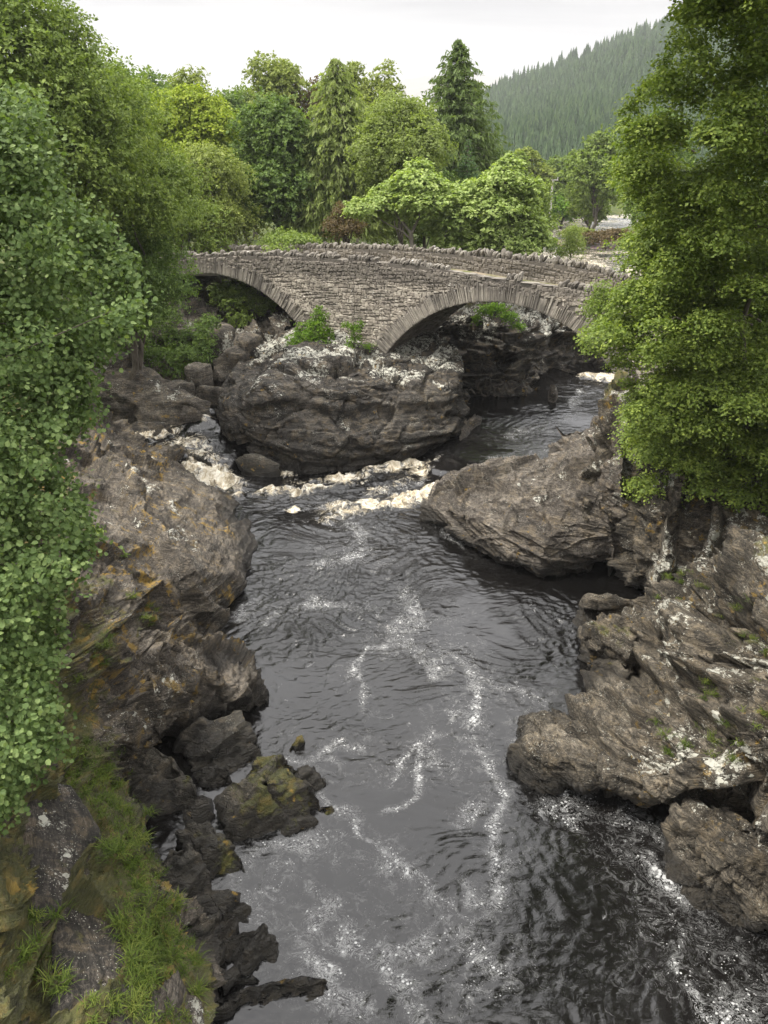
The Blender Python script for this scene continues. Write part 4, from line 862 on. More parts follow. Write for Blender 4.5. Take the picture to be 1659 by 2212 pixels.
def tubes(paths, name, mat, parent, sides=6):
    Vs, Fs, n = [], [], 0
    for pts, r0, r1 in paths:
        pts = np.array(pts, float); m = len(pts); d = np.gradient(pts, axis=0); d /= np.linalg.norm(d, axis=1, keepdims=True)+1e-9
        a = np.cross(d, [.31, .17, .93]); a /= np.linalg.norm(a, axis=1, keepdims=True)+1e-9; b = np.cross(d, a)
        r = np.linspace(r0, r1, m)[:, None, None]; t = np.linspace(0, 2*np.pi, sides, endpoint=False)[None, :, None]
        V = pts[:, None]+r*(np.cos(t)*a[:, None]+np.sin(t)*b[:, None]); Vs.append(V.reshape(-1, 3)); Fs.append(gridfaces(m, sides, True)+n); n += m*sides
    return mesh(name, np.concatenate(Vs), np.concatenate(Fs), mat, parent, True)
def limb(a, b, rng, sag=.1, n=6):
    a, b = np.array(a, float), np.array(b, float); t = np.linspace(0, 1, n)[:, None]; L = np.linalg.norm(b-a)
    p = a*(1-t)+b*t+np.sin(t*np.pi)*np.array([0, 0, 1.])*L*sag; p[1:-1] += rng.normal(size=(n-2, 3))*L*.035
    return p
def lobes_leaves(lobes, rng, leaf, dens, per=12, spray=.55, droop=.25, flat=.5, fill=.25, up=.6):
    """lobes: (n,6) centre and radii. returns leaf centres, normals, sizes, colour value"""
    Cs, Ns, Ss, Ls = [], [], [], []
    for (cx, cy, cz, rx, ry, rz) in lobes:
        area = 4*np.pi*((rx*ry)**1.6/3+(rx*rz)**1.6/3+(ry*rz)**1.6/3)**(1/1.6)
        k = max(6, int(area*dens)); d = rng.normal(size=(k, 3)); d[:, 2] += .35; d /= np.linalg.norm(d, axis=1, keepdims=True)
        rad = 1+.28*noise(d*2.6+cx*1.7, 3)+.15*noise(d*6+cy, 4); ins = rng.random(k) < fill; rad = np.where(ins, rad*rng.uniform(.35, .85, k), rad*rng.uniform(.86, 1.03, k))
        o = np.array([cx, cy, cz])+d*np.array([rx, ry, rz])*rad[:, None]
        ax = d+rng.normal(size=(k, 3))*.45; ax[:, 2] -= droop; ax /= np.linalg.norm(ax, axis=1, keepdims=True)
        # leaves of one spray lie on a slanting plane through the twig
        nrm = np.stack([d[:, 0]*.7, d[:, 1]*.7, d[:, 2]*.5+up], 1)+rng.normal(size=(k, 3))*.25
        sd = np.cross(ax, nrm); sd /= np.linalg.norm(sd, axis=1, keepdims=True)+1e-9
        a = rng.random((k, per)); b = rng.normal(size=(k, per))*.33*(1-.5*a); cc = rng.normal(size=(k, per))*.10
        sl = spray*rng.uniform(.6, 1.3, (k, 1, 1))
        nh = nrm/np.linalg.norm(nrm, axis=1, keepdims=True)
        P_ = o[:, None]+(a[..., None]-.6)*sl*ax[:, None]+b[..., None]*sl*sd[:, None]+cc[..., None]*sl*nh[:, None]
        P_[..., 2] -= droop*.35*sl[..., 0]*(a**2)
        Cs.append(P_.reshape(-1, 3)); Ns.append((nh[:, None]+rng.normal(size=(k, per, 3))*flat).reshape(-1, 3))
        Ss.append(leaf*rng.uniform(.65, 1.25, k*per))
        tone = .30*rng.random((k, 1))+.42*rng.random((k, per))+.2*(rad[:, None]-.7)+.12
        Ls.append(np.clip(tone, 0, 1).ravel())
    return np.concatenate(Cs), np.concatenate(Ns), np.concatenate(Ss), np.concatenate(Ls)

def auto_lobes(c, r, n, rng, size=.36, low=-.65, jit=.12):
    """n lobes spread over and through an egg-shaped crown of centre c, radii r"""
    L = []; k = 0
    while len(L) < n:
        d = rng.normal(size=3); d /= np.linalg.norm(d)
        if d[2] < low: continue
        q = .72 if rng.random() < .75 else rng.uniform(.15, .6)
        w = 1-.25*max(0, d[2]); s = size*rng.uniform(.7, 1.25)
        L.append([c[0]+d[0]*r[0]*q*w, c[1]+d[1]*r[1]*q*w, c[2]+d[2]*r[2]*q, r[0]*s, r[1]*s, min(r[2], r[0]*1.1)*s*.78])
    return np.array(L)
TREES = {}
def tree(name, base, c, r, mat, label, cat='tree', n=16, leaf=.2, dens=3.0, per=10, seed=0, bark=None, group=None, size=.36, lobes=None, trunk_r=.22, low=-.65, branches=8, **k):
    rng = np.random.default_rng(seed+1000)
    root = empty(name, base, label, cat, group)
    L = auto_lobes(c, r, n, rng, size, low) if lobes is None else lobes
    C, N, S_, T = lobes_leaves(L, rng, leaf, dens, per, **k)
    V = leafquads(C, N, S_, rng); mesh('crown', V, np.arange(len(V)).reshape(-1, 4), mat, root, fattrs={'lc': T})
    base = np.array(base, float); t = np.array([c[0], c[1], c[2]]); paths = [(limb(base, t, rng, .0), trunk_r, trunk_r*.4)]
    for i in rng.permutation(len(L))[:branches]:
        a = base*(1-.5)+t*.5 if rng.random() < .5 else base*.25+t*.75
        paths.append((limb(a, L[i, :3], rng, .06), trunk_r*.35, trunk_r*.08))
    tubes(paths, 'trunk', bark or K_dark, root)
    return root
def wtree(name, px, py_top, px_w, py_bot, Y, mat, label, zb=None, **k):
    if Y > 33: px_w *= 1.12; py_top -= (.12*(py_bot-py_top) if 50 < Y < 100 else 0); k['dens'] = k.get('dens', 3)*1.35; k.setdefault('size', .44); k['n'] = int(k.get('n', 16)*1.25)
    """crown filling px +- w/2, py_top..py_bot at distance Y"""
    a = PX(px, py_top, Y=Y); b = PX(px, py_bot, Y=Y); l = PX(px-px_w/2, (py_top+py_bot)/2, Y=Y); rr = PX(px+px_w/2, (py_top+py_bot)/2, Y=Y)
    rx = (rr[0]-l[0])/2; rz = (a[2]-b[2])/2
    c = [(l[0]+rr[0])/2, Y, (a[2]+b[2])/2]
    g = float(terr(np.array([c[0]]), np.array([float(Y)]))[0]) if zb is None else zb
    return tree(name, k.pop('base', (c[0], Y, g-.3)), c, (rx, rx*.9, rz), mat, label, **k)
Y_ = 0
BG = 'trees behind the bridge'
specs = [
 # name, px, top, width, bottom, Y, mat, label, kwargs
 ('ash_tree', 60, -90, 420, 620, 34, L_ash, 'tall light-green tree filling the top left corner', dict(n=30, leaf=.16, dens=7, seed=1)),
 ('ash_tree', 225, 120, 330, 560, 38, L_ash, 'mid-green leafy tree right of the tall corner tree', dict(n=24, leaf=.15, dens=6, seed=2)),
 ('dark_tree', 270, 430, 240, 760, 39, L_dark, 'dark broad tree hanging over the left end of the bridge', dict(n=22, leaf=.14, dens=7, seed=3)),
 ('dark_tree', 130, 480, 260, 860, 33, L_dark, 'deeply shaded tree beside the left bank behind the round-leaved branches', dict(n=18, leaf=.14, dens=6, seed=4)),
 ('birch_tree', 330, 170, 190, 430, 76, L_dark, 'rounded dark tree on the skyline left of the drooping birch', dict(n=16, leaf=.26, dens=2.6, seed=5)),
 ('birch_tree', 425, 165, 130, 420, 78, L_birch, 'drooping birch standing highest of the left skyline trees', dict(n=14, leaf=.24, dens=3, seed=6, droop=.9)),
 ('birch_tree', 250, 150, 150, 400, 70, L_dark, 'bushy skyline tree just right of the tall corner tree', dict(n=14, leaf=.24, dens=3, seed=7)),
 ('birch_tree', 495, 205, 130, 400, 80, L_dark, 'lower dark skyline tree in the dip before the olive birch', dict(n=12, leaf=.26, dens=2.6, seed=8)),
 ('maple_tree', 408, 215, 195, 440, 62, L_yel, 'bright yellow-green round maple in the left background', dict(n=24, leaf=.22, dens=4, seed=9)),
 ('ash_tree', 460, 325, 210, 560, 55, L_birch, 'soft pale-green weeping tree below the bright yellow maple', dict(n=20, leaf=.17, dens=5, seed=10, droop=.7)),
 ('dark_tree', 395, 430, 170, 600, 52, L_ash, 'low leafy tree just above the left end of the parapet', dict(n=14, leaf=.16, dens=5, seed=11)),
 ('sycamore_tree', 600, 250, 210, 560, 60, L_dark, 'dense blue-green tree left of the tall feathery larch', dict(n=26, leaf=.24, dens=4, seed=12)),
 ('birch_tree', 590, 140, 130, 300, 84, L_birch, 'olive birch with open top on the skyline, centre left', dict(n=14, leaf=.26, dens=2.6, seed=13, droop=.6)),
 ('birch_tree', 655, 160, 110, 330, 86, L_bronze, 'brownish thin-leaved tree on the skyline beside the olive birch', dict(n=10, leaf=.24, dens=2, seed=14)),
 ('birch_tree', 825, 150, 120, 360, 82, L_birch, 'dark olive birch on the skyline right of the feathery larch', dict(n=16, leaf=.26, dens=2.8, seed=15, droop=.6)),
 ('birch_tree', 765, 145, 90, 340, 84, L_birch, 'narrow skyline birch tucked behind the feathery larch', dict(n=10, leaf=.26, dens=2.8, seed=16, droop=.6)),
 ('lime_tree', 865, 235, 190, 470, 58, L_larch, 'yellow-green layered tree left of the tall dark conifer', dict(n=24, leaf=.2, dens=4.5, seed=17, droop=.8)),
 ('bronze_bush', 745, 450, 90, 545, 53, L_bronze, 'reddish-brown twiggy bush behind the rear parapet', dict(n=12, leaf=.14, dens=5, seed=18, fill=.5)),
 ('hazel_bush', 620, 500, 150, 560, 51, L_ash, 'low green shrubs just over the rear parapet, left of the brown bush', dict(n=10, leaf=.15, dens=5, seed=19)),
 ('dark_tree', 1000, 400, 180, 560, 57, L_dark, 'dark leafy undergrowth tree behind the pale sycamore', dict(n=12, leaf=.2, dens=4, seed=20)),
 ('alder_tree', 1130, 400, 120, 560, 62, L_ash, 'mid-green tree behind the right end of the pale sycamore', dict(n=12, leaf=.2, dens=4, seed=21)),
 ('valley_tree', 1130, 315, 110, 470, 120, L_birch, 'rounded olive tree in the valley left of the utility pole', dict(n=12, leaf=.45, dens=1.2, seed=22)),
 ('valley_tree', 1190, 340, 120, 470, 150, L_ash, 'pale green tree in the valley behind the utility pole', dict(n=12, leaf=.55, dens=.9, seed=23)),
 ('valley_tree', 1150, 370, 100, 480, 135, L_dark, 'dark tree in the valley beside the utility pole', dict(n=12, leaf=.5, dens=1, seed=24)),
 ('valley_tree', 1210, 325, 90, 420, 170, L_alder, 'grey-green rounded tree at the foot of the spruce hill', dict(n=10, leaf=.6, dens=.8, seed=25)),
 ('valley_tree', 1245, 350, 110, 470, 160, L_alder, 'second grey-green tree at the foot of the hill, nearer the river', dict(n=10, leaf=.6, dens=.8, seed=26)),
 ('riverside_bush', 1165, 430, 80, 505, 128, L_ash, 'rounded bush at the far river bend below the utility pole', dict(n=8, leaf=.4, dens=1.5, seed=27)),
 ('riverside_bush', 1215, 425, 60, 500, 132, L_fresh, 'bright green bush right of the utility pole at the river bend', dict(n=8, leaf=.4, dens=1.5, seed=28)),
 ('ash_tree', 180, 300, 260, 640, 46, L_dark, 'dark tree filling the gap below the corner trees on the left', dict(n=20, leaf=.17, dens=4, seed=61)),
 ('ash_tree', 310, 300, 200, 560, 58, L_ash, 'mid-green tree between the skyline trees and the dark tree at the left bridge end', dict(n=18, leaf=.2, dens=3.5, seed=62)),
 ('sycamore_tree', 520, 255, 160, 480, 68, L_ash, 'green tree between the bright yellow maple and the blue-green sycamore', dict(n=16, leaf=.22, dens=3, seed=63)),
 ('sycamore_tree', 690, 330, 160, 560, 66, L_dark, 'dark tree at the foot of the tall feathery larch', dict(n=16, leaf=.22, dens=3, seed=64)),
 ('sycamore_tree', 820, 330, 180, 560, 63, L_ash, 'green tree behind the left part of the pale sycamore', dict(n=16, leaf=.22, dens=3, seed=65)),
 ('sycamore_tree', 920, 360, 180, 560, 64, L_dark, 'dark tree behind the middle of the pale sycamore', dict(n=16, leaf=.22, dens=3, seed=66)),
 ('birch_tree', 370, 185, 150, 400, 88, L_ash, 'pale skyline tree just left of the drooping birch', dict(n=14, leaf=.26, dens=2.6, seed=67)),
 ('birch_tree', 540, 215, 140, 380, 90, L_ash, 'far skyline tree filling the dip left of the open-topped birch', dict(n=14, leaf=.26, dens=2.6, seed=68)),
 ('birch_tree', 720, 200, 170, 400, 92, L_dark, 'far dark tree behind the tall feathery larch', dict(n=14, leaf=.26, dens=2.6, seed=69)),
 ('birch_tree', 890, 250, 110, 400, 90, L_birch, 'far olive tree left of the tallest dark conifer', dict(n=14, leaf=.26, dens=2.6, seed=70)),
 ('valley_tree', 1095, 330, 110, 480, 105, L_ash, 'mid-green tree right of the tallest dark conifer in the valley', dict(n=12, leaf=.4, dens=1.4, seed=71)),
 ('valley_tree', 1270, 300, 120, 480, 140, L_ash, 'pale feathery tree at the foot of the hill above the gravel bar', dict(n=12, leaf=.5, dens=1.2, seed=72)),
 ('riverside_tree', 1290, 290, 130, 480, 112, L_ash, 'feathery tree on the far right bank in front of the hill', dict(n=18, leaf=.4, dens=1.6, seed=29)),
 ('riverside_tree', 1425, 330, 150, 500, 90, L_ash, 'leaning dark-green tree overhanging the gravel bar', dict(n=20, leaf=.34, dens=2.2, seed=30)),
 ('riverside_tree', 1275, 400, 90, 490, 118, L_ash, 'shaded low tree at the right edge of the far river', dict(n=12, leaf=.4, dens=1.6, seed=31)),
 ('riverside_tree', 1430, 250, 160, 540, 75, L_dark, 'tall dark tree mostly hidden behind the right-hand beech', dict(n=16, leaf=.3, dens=2.4, seed=32)),
]
for nm, px, tp, w, bt, Yd, mt, lb, kw in specs:
    wtree(nm, px, tp, w, bt, Yd, mt, lb, cat='bush' if 'bush' in nm else 'tree', group=BG if 50 < Yd < 90 and 'tree' in nm else None, trunk_r=.2 if Yd < 90 else .3, **kw)

for k, (bx, by, bz, w_, mt_, lb_) in enumerate([(14, 8, 6, 2.6, L_ash, 'leafy shrub on the right bank top nearest the viewpoint'), (16, 16, 6, 3.0, L_dark, 'dark shrub on the right bank top above the knobbly rock'), (-15, 14, 5, 3.0, L_dark, 'dark shrub on the left bank behind the nearest tree'), (-16, 24, 5.5, 3.4, L_ash, 'leafy shrub on the left bank above the great slab'), (-19, 34, 5, 3.4, L_dark, 'shaded thicket on the left bank towards the bridge')]):
    tree('bank_shrub', (bx, by, bz-1.2), (bx, by, bz+1.0), (w_, w_, 2.0), mt_, lb_, cat='bush', n=10, leaf=.12, dens=6, seed=300+k, size=.5, trunk_r=.08)
src = [o for o in COL.objects if o.name.startswith('bank_shrub')]
for o in src: o['group'] = 'shrubs on the tops of the banks'
rg = np.random.default_rng(88)
for k in range(30):        # the same shrubs again further back along both banks
    o = src[k % 5]; c_ = o.copy(); COL.objects.link(c_); x_, y_ = (rg.uniform(13, 26), rg.uniform(2, 34)) if k % 2 else (-rg.uniform(15, 28), rg.uniform(4, 36))
    c_.location = (x_, y_, float(terr(np.array([x_]), np.array([y_]))[0])-.4); c_.rotation_euler.z = rg.uniform(0, 6.28); c_['label'] = 'leafy shrub standing back from the river on top of the bank'
    for ch in o.children: d_ = ch.copy(); COL.objects.link(d_); d_.parent = c_
# conifers with tiers of drooping branches
def conifer(name, px, top, w, bot, Y, mat, label, tiers=26, nb=11, seed=0, leaf=.4, droop=.5, zb=None, ragged=.25, per=16, cat='conifer', expo=.85):
    rng = np.random.default_rng(seed+500); a = PX(px, top, Y=Y); b = PX(px, bot, Y=Y); R_ = (PX(px+w/2, bot, Y=Y)-PX(px-w/2, bot, Y=Y))[0]/2
    g = float(terr(np.array([a[0]]), np.array([float(Y)]))[0]) if zb is None else zb
    root = empty(name, (a[0], Y, g-.3), label, cat)
    H = a[2]-b[2]; Cs, Ax, Ns, Ss, Ls = [], [], [], [], []; paths = [([(a[0], Y, g-.5), (a[0], Y, (g+a[2])/2), (a[0], Y, a[2]-.2)], H*.02+.05, .03)]
    for i in range(tiers):
        f = (i+rng.uniform(-.3, .3))/tiers; f = max(0.01, f); z = a[2]-H*f; Lr = R_*f**expo
        for j in range(max(4, int(nb*(.35+f)))):
            th = rng.uniform(0, 2*np.pi); L_ = Lr*rng.uniform(1-ragged*1.6, 1+ragged*.6)+.12; d = np.array([math.cos(th), math.sin(th), 0])
            m = max(4, int(per*(L_/R_+.15))); t = rng.uniform(.12, 1, m)**.8
            sag = -droop*L_*t*t*.6+.12*L_*t
            P_ = np.array([a[0], Y, z])+d*(L_*t)[:, None]; P_[:, 2] += sag; lat = rng.normal(size=m)*.20*L_*(1.1-t); P_ += np.array([-d[1], d[0], 0])*lat[:, None]
            P_[:, 2] -= rng.random(m)*leaf*.5
            Cs.append(P_); ax = d*.6+rng.normal(size=(m, 3))*.45; ax[:, 2] -= .35+droop*t; Ax.append(ax); n_ = rng.normal(size=(m, 3))*.6+d*.3; n_[:, 2] += .5; Ns.append(n_)
            Ss.append(leaf*rng.uniform(.6, 1.3, m)); Ls.append(np.clip(.25+.45*t*rng.random(m)+.25*rng.random(m), 0, 1))
            if j % 3 == 0: paths.append(([np.array([a[0], Y, z]), np.array([a[0], Y, z])+d*L_*.5+[0, 0, -.02], np.array([a[0], Y, z])+d*L_*.9+[0, 0, -droop*L_*.4]], .03, .01))
    C = np.concatenate(Cs); N = np.concatenate(Ns); S_ = np.concatenate(Ss)
    V = leafquads(C, N, S_, rng, aspect=.28, axis=np.concatenate(Ax), fold=.05)
    mesh('crown', V, np.arange(len(V)).reshape(-1, 4), mat, root, fattrs={'lc': np.concatenate(Ls)}); tubes(paths, 'trunk', K_dark, root, 5)
    return root
conifer('larch_tree', 725, 125, 290, 500, 61, L_larch, 'tall feathery light-green larch behind the middle of the bridge', tiers=60, nb=34, seed=1, leaf=.42, droop=.5, per=30, expo=.62, ragged=.32)
conifer('fir_tree', 990, 85, 270, 430, 66, L_fir, 'tallest dark conifer with a pointed top, right of centre', tiers=60, nb=32, seed=2, leaf=.42, droop=.25, ragged=.42, per=28, expo=.7)
conifer('fir_tree', 1030, 190, 110, 400, 68, L_fir, 'shorter dark conifer against the right side of the tallest one', tiers=30, nb=18, seed=3, leaf=.5, droop=.25, ragged=.35, per=18)
conifer('spruce_sapling', 1012, 300, 60, 390, 58, L_hill, 'small blue-green spruce in front of the tallest dark conifer', tiers=18, nb=8, seed=4, leaf=.25, droop=-.1, per=12)

# the pale sycamore behind the rear parapet: flat-topped plates on visible limbs
rng = np.random.default_rng(77)
def plates(L, Y):
    o = []
    for px, py, w, h, dy in L:
        c = PX(px, py, Y=Y+dy); rx = w/1790*(Y)*.5; o.append([*c, rx, rx*.8, h/1790*Y*.5])
    return np.array(o)
PL = plates([(800, 450, 100, 40, 0), (850, 425, 110, 45, 1), (905, 400, 110, 50, 0), (920, 440, 120, 50, -.5), (905, 368, 70, 40, 1), (960, 430, 100, 60, .5), (1000, 470, 110, 60, 0), (1040, 420, 110, 60, 1), (1090, 400, 100, 60, 0), (1100, 360, 60, 40, .5), (1125, 440, 90, 60, .5), (1080, 460, 110, 60, -.5), (1130, 490, 100, 60, 0), (1060, 505, 120, 60, 0), (1110, 530, 110, 45, -.3), (990, 515, 110, 50, .5), (940, 490, 70, 35, 1.2), (1150, 405, 50, 35, 0), (1165, 520, 60, 40, .5), (1085, 385, 80, 50, 1), (870, 460, 70, 30, .5), (1020, 540, 110, 40, 0)], 49.5)
C, N, S_, T = lobes_leaves(PL, rng, .19, 16, 10, spray=.5, droop=.3, up=1.2, flat=.35, fill=.2)
g = PX(893, 600, Y=49.5); base = (g[0], 49.5, 6.0)
root = empty('sycamore_tree', base, 'bright pale-green sycamore with spreading bare limbs just behind the rear parapet', 'tree')
V = leafquads(C, N, S_, rng, .85); mesh('crown', V, np.arange(len(V)).reshape(-1, 4), L_syc, root, fattrs={'lc': T})
q = lambda a, b, d=0: PX(a, b, Y=49.5+d)
paths = [([base, q(890, 530), q(888, 505)], .16, .12), ([q(888, 505), q(870, 480), q(850, 455), q(835, 430)], .10, .03), ([q(888, 505), q(905, 470), q(910, 430), q(915, 400)], .09, .03), ([q(850, 455), q(810, 455), q(790, 450)], .05, .02), ([q(890, 520), q(870, 500), q(830, 480), q(805, 462)], .06, .02), ([base, q(955, 530), q(965, 500), q(985, 470)], .12, .04), ([q(965, 500), q(1000, 480), q(1040, 440)], .06, .02), ([q(1040, 540), q(1060, 500), q(1080, 440), q(1095, 380)], .09, .03), ([base, q(960, 560), q(1040, 540)], .12, .09), ([q(1060, 500), q(1110, 470), q(1130, 440)], .05, .02)]
tubes(paths, 'trunk', K_grey, root)

# willow shrubs behind the rear parapet on the right
wtree('willow_shrub', 1232, 488, 62, 575, 50, L_larch, 'small weeping yellow-green willow behind the right end of the rear parapet', cat='bush', zb=4, n=9, leaf=.10, dens=16, seed=41, droop=1.4, size=.4, trunk_r=.05)
wtree('willow_shrub', 1190, 520, 60, 575, 50.5, L_syc, 'low pale shrub left of the weeping willow by the rear parapet', cat='bush', zb=4, n=7, leaf=.10, dens=14, seed=42, size=.42, trunk_r=.05)
wtree('heather_bush', 1240, 488, 90, 525, 110, L_birch, 'olive grassy scrub on the gravel bar in the river', cat='bush', n=8, leaf=.25, dens=3, seed=43, trunk_r=.08)
wtree('heather_bush', 1310, 490, 100, 530, 106, L_bronze, 'brownish scrub on the gravel bar under the leaning tree', cat='bush', n=8, leaf=.25, dens=3, seed=44, trunk_r=.08)
# bushes on the outcrop and under the arches
def bush(name, L, Y, mat, label, base, leaf=.08, dens=40, seed=0, rt=.03, cat='bush', **k):
    rng = np.random.default_rng(seed+2000); P_ = plates([(a, b, c, d, e) for a, b, c, d, e in L], Y); root = empty(name, base, label, cat)
    C, N, S_, T = lobes_leaves(P_, rng, leaf, dens, 9, spray=k.get('spray', .3), droop=k.get('droop', .2), fill=.35)
    V = leafquads(C, N, S_, rng, .55); mesh('foliage', V, np.arange(len(V)).reshape(-1, 4), mat, root, fattrs={'lc': T})
    tubes([(limb(base, P_[i, :3], rng, .1), rt, rt*.3) for i in range(len(P_))], 'stem', K_dark, root, 5)
bush('rowan_bush', [(690, 690, 36, 46, 0), (675, 715, 70, 46, -.2), (650, 735, 60, 40, -.3), (700, 730, 50, 46, 0), (640, 750, 50, 30, -.5), (690, 750, 80, 26, -.5), (688, 672, 20, 26, .1)], 42.0, L_fresh, 'bright green bush on the outcrop against the pier wall', PX(680, 760, Y=42.2), seed=1, leaf=.10, dens=34)
bush('rowan_sapling', [(765, 710, 36, 22, 0), (748, 702, 20, 16, 0), (768, 732, 34, 18, 0), (780, 700, 14, 20, 0), (755, 745, 26, 16, -.1), (795, 748, 26, 12, -.2)], 41.0, L_fresh, 'spindly sapling with bare upper twigs in front of the pier wall', PX(765, 760, Y=41.0), seed=2, leaf=.09, dens=40, rt=.02)
o = bpy.data.objects['rowan_sapling']
tubes([([PX(765, 758, Y=40.9), PX(764, 700, Y=40.9), PX(766, 650, Y=40.9)], .025, .015), ([PX(766, 660, Y=40.9), PX(775, 640, Y=40.9), PX(788, 625, Y=40.9)], .012, .005), ([PX(766, 652, Y=40.9), PX(764, 630, Y=40.9), PX(760, 612, Y=40.9)], .012, .005)], 'bare_twigs', K_dark, o, 4)
bush('hanging_branch', [(1045, 672, 40, 24, 0), (1075, 668, 50, 26, 0), (1100, 685, 44, 24, 0), (1120, 705, 34, 18, 0), (1030, 690, 26, 18, 0)], 45.5, L_fresh, 'bright leafy branch hanging into view through the right arch', PX(1000, 650, Y=45.9), seed=3, leaf=.11, dens=34)
bush('fern_bush', [(530, 640, 80, 50, 0), (490, 630, 60, 40, .5), (560, 660, 70, 36, 0), (520, 690, 60, 40, -1), (590, 655, 40, 25, 0), (500, 660, 50, 30, -.5), (470, 640, 40, 40, 0)], 47.2, L_ash, 'green undergrowth seen beneath the left arch', PX(530, 690, Y=47.6), seed=4, leaf=.14, dens=22)
bush('bramble_bush', [(330, 770, 90, 50, 0), (280, 790, 80, 50, -.5), (400, 770, 90, 50, .5), (440, 760, 60, 60, 1), (370, 800, 80, 30, 0), (250, 740, 90, 60, 0), (300, 730, 90, 60, 1), (380, 735, 80, 50, 1.5), (430, 725, 70, 60, 1.5), (420, 800, 60, 40, .5), (350, 690, 90, 60, 1.5), (230, 790, 80, 50, -.5), (455, 700, 50, 40, 2)], 41, L_dark, 'shaded bushes above the long slanting slab by the cascade', PX(330, 800, Y=41.3), seed=5, leaf=.12, dens=26)
bush('fern_clump', [(215, 870, 70, 60, 0), (250, 880, 70, 50, .3), (190, 830, 70, 70, .5), (290, 885, 60, 30, .5), (160, 880, 60, 60, 0), (230, 845, 70, 50, .5), (270, 860, 60, 40, .8), (330, 880, 40, 24, .5), (200, 900, 70, 36, -.5)], 38.5, L_dark, 'dark ferns in the hollow above the side pool', PX(215, 900, Y=38.8), seed=6, leaf=.14, dens=22)
bush('rowan_sprig', [(230, 1195, 60, 24, 0), (200, 1150, 50, 22, 0), (180, 1170, 50, 24, 0), (262, 1193, 26, 10, 0)], 20, L_ash, 'small sprig of pinnate leaves sticking out over the left slab', PX(150, 1180, Y=20), seed=7, leaf=.10, dens=60, rt=.012, spray=.2)

# big beech on the right: tiered sprays over long drooping limbs
def screen_lobes(L, squash=.55):
    o = []
    for px, py, rp, Y in L:
        c = PX(px, py, Y=Y); r = rp/1790*math.hypot(Y, CH-c[2]); o.append([*c, r, r*.9, r*squash])
    return np.array(o)
rng = np.random.default_rng(5); L = []
edge = [(-60, 1500), (40, 1470), (120, 1430), (180, 1390), (260, 1330), (330, 1330), (400, 1350), (450, 1390), (520, 1370), (580, 1400), (620, 1330), (680, 1310), (740, 1250), (800, 1330), (860, 1350), (920, 1350), (1000, 1410), (1060, 1440), (1110, 1560), (1150, 1640)]
ey, ex = np.array(edge).T
for i in range(230):
    py = rng.uniform(-120, 1080); xe = np.interp(py, ey, ex); px = xe+40+(1780-xe)*rng.random()**1.15
    dep = sm(np.array(px-xe), 0, 260)
    Yd = np.interp(py, [-100, 500, 1100], [19, 22.5, 25])+rng.uniform(-1.5, 1.5)-dep*2.0
    L.append((px, py, rng.uniform(34, 70), Yd))
for i in range(26): L.append((rng.uniform(1400, 1720), rng.uniform(1040, 1115), rng.uniform(34, 60), rng.uniform(24.2, 25.6)))
for i in range(85): L.append((rng.uniform(1400, 1730), rng.uniform(380, 980), rng.uniform(50, 85), rng.uniform(23.5, 26)))
for py in range(-60, 1100, 34):
    L.append((np.interp(py, ey, ex)+22, py+rng.uniform(-8, 8), rng.uniform(20, 34), np.interp(py, [-100, 500, 1100], [20, 23.5, 26])))
LB = screen_lobes(L, .42)
C, N, S_, T = lobes_leaves(LB, rng, .10, 30, 11, spray=.5, droop=.4, up=1.1, flat=.4, fill=.3)
LU = screen_lobes([(rng.uniform(1180+max(0, (-250-b_)*-.1), 2300), b_, rng.uniform(90, 150), rng.uniform(17, 25)) for b_ in rng.uniform(-1500, -160, 95)], .5)
C2, N2, S2, T2 = lobes_leaves(LU, rng, .17, 9, 11, spray=.7, droop=.4, up=1.1, flat=.4, fill=.3)
C, N, S_, T = np.concatenate([C, C2]), np.concatenate([N, N2]), np.concatenate([S_, S2]), np.concatenate([T, T2])
base = (14.5, 24.5, 4.0); root = empty('beech_tree', base, 'great spreading beech hanging over the river along the whole right side', 'tree')
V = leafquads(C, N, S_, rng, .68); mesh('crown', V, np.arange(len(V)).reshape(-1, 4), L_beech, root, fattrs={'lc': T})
paths = [([base, (14.2, 24.3, 9), (13.6, 24, 15), (13, 23.8, 22)], .55, .2)]
for a, pts in [((14.3, 24.3, 8.5), [(1659, 430, 22), (1600, 400, 22), (1520, 380, 22), (1430, 395, 22.5), (1380, 420, 23)]), ((14.0, 24.2, 11), [(1650, 250, 21), (1560, 190, 21), (1480, 130, 21)]), ((14.3, 24.3, 7), [(1640, 600, 23), (1560, 620, 23), (1440, 640, 24), (1330, 690, 24.5)]), ((14.3, 24.3, 6.5), [(1640, 800, 24), (1540, 820, 24), (1440, 860, 25)]), ((14, 24.2, 10), [(1650, 480, 21), (1570, 500, 21), (1500, 560, 22)]), ((14.3, 24.3, 9), [(1659, 540, 21.5), (1600, 700, 22), (1620, 900, 22.5), (1600, 1000, 23)])]:
    pp = [np.array(a)]+[PX(x_, y_, Y=yy) for x_, y_, yy in pts]; paths.append((pp, .17, .03))
for i in rng.permutation(len(LB))[:60]: paths.append((limb(LB[i, :3]+[1.5, 1.0, -.2], LB[i, :3], rng, .08, 4), .035, .01))
tubes(paths, 'trunk', K_dark, root)
# shrubs under the beech at the end of the bridge
wtree('ash_sapling', 1310, 590, 120, 780, 29, L_ash, 'light green sapling over the right end of the bridge arch', cat='tree', zb=5, n=14, leaf=.09, dens=26, seed=51, trunk_r=.06, base=PX(1400, 880, Y=29))

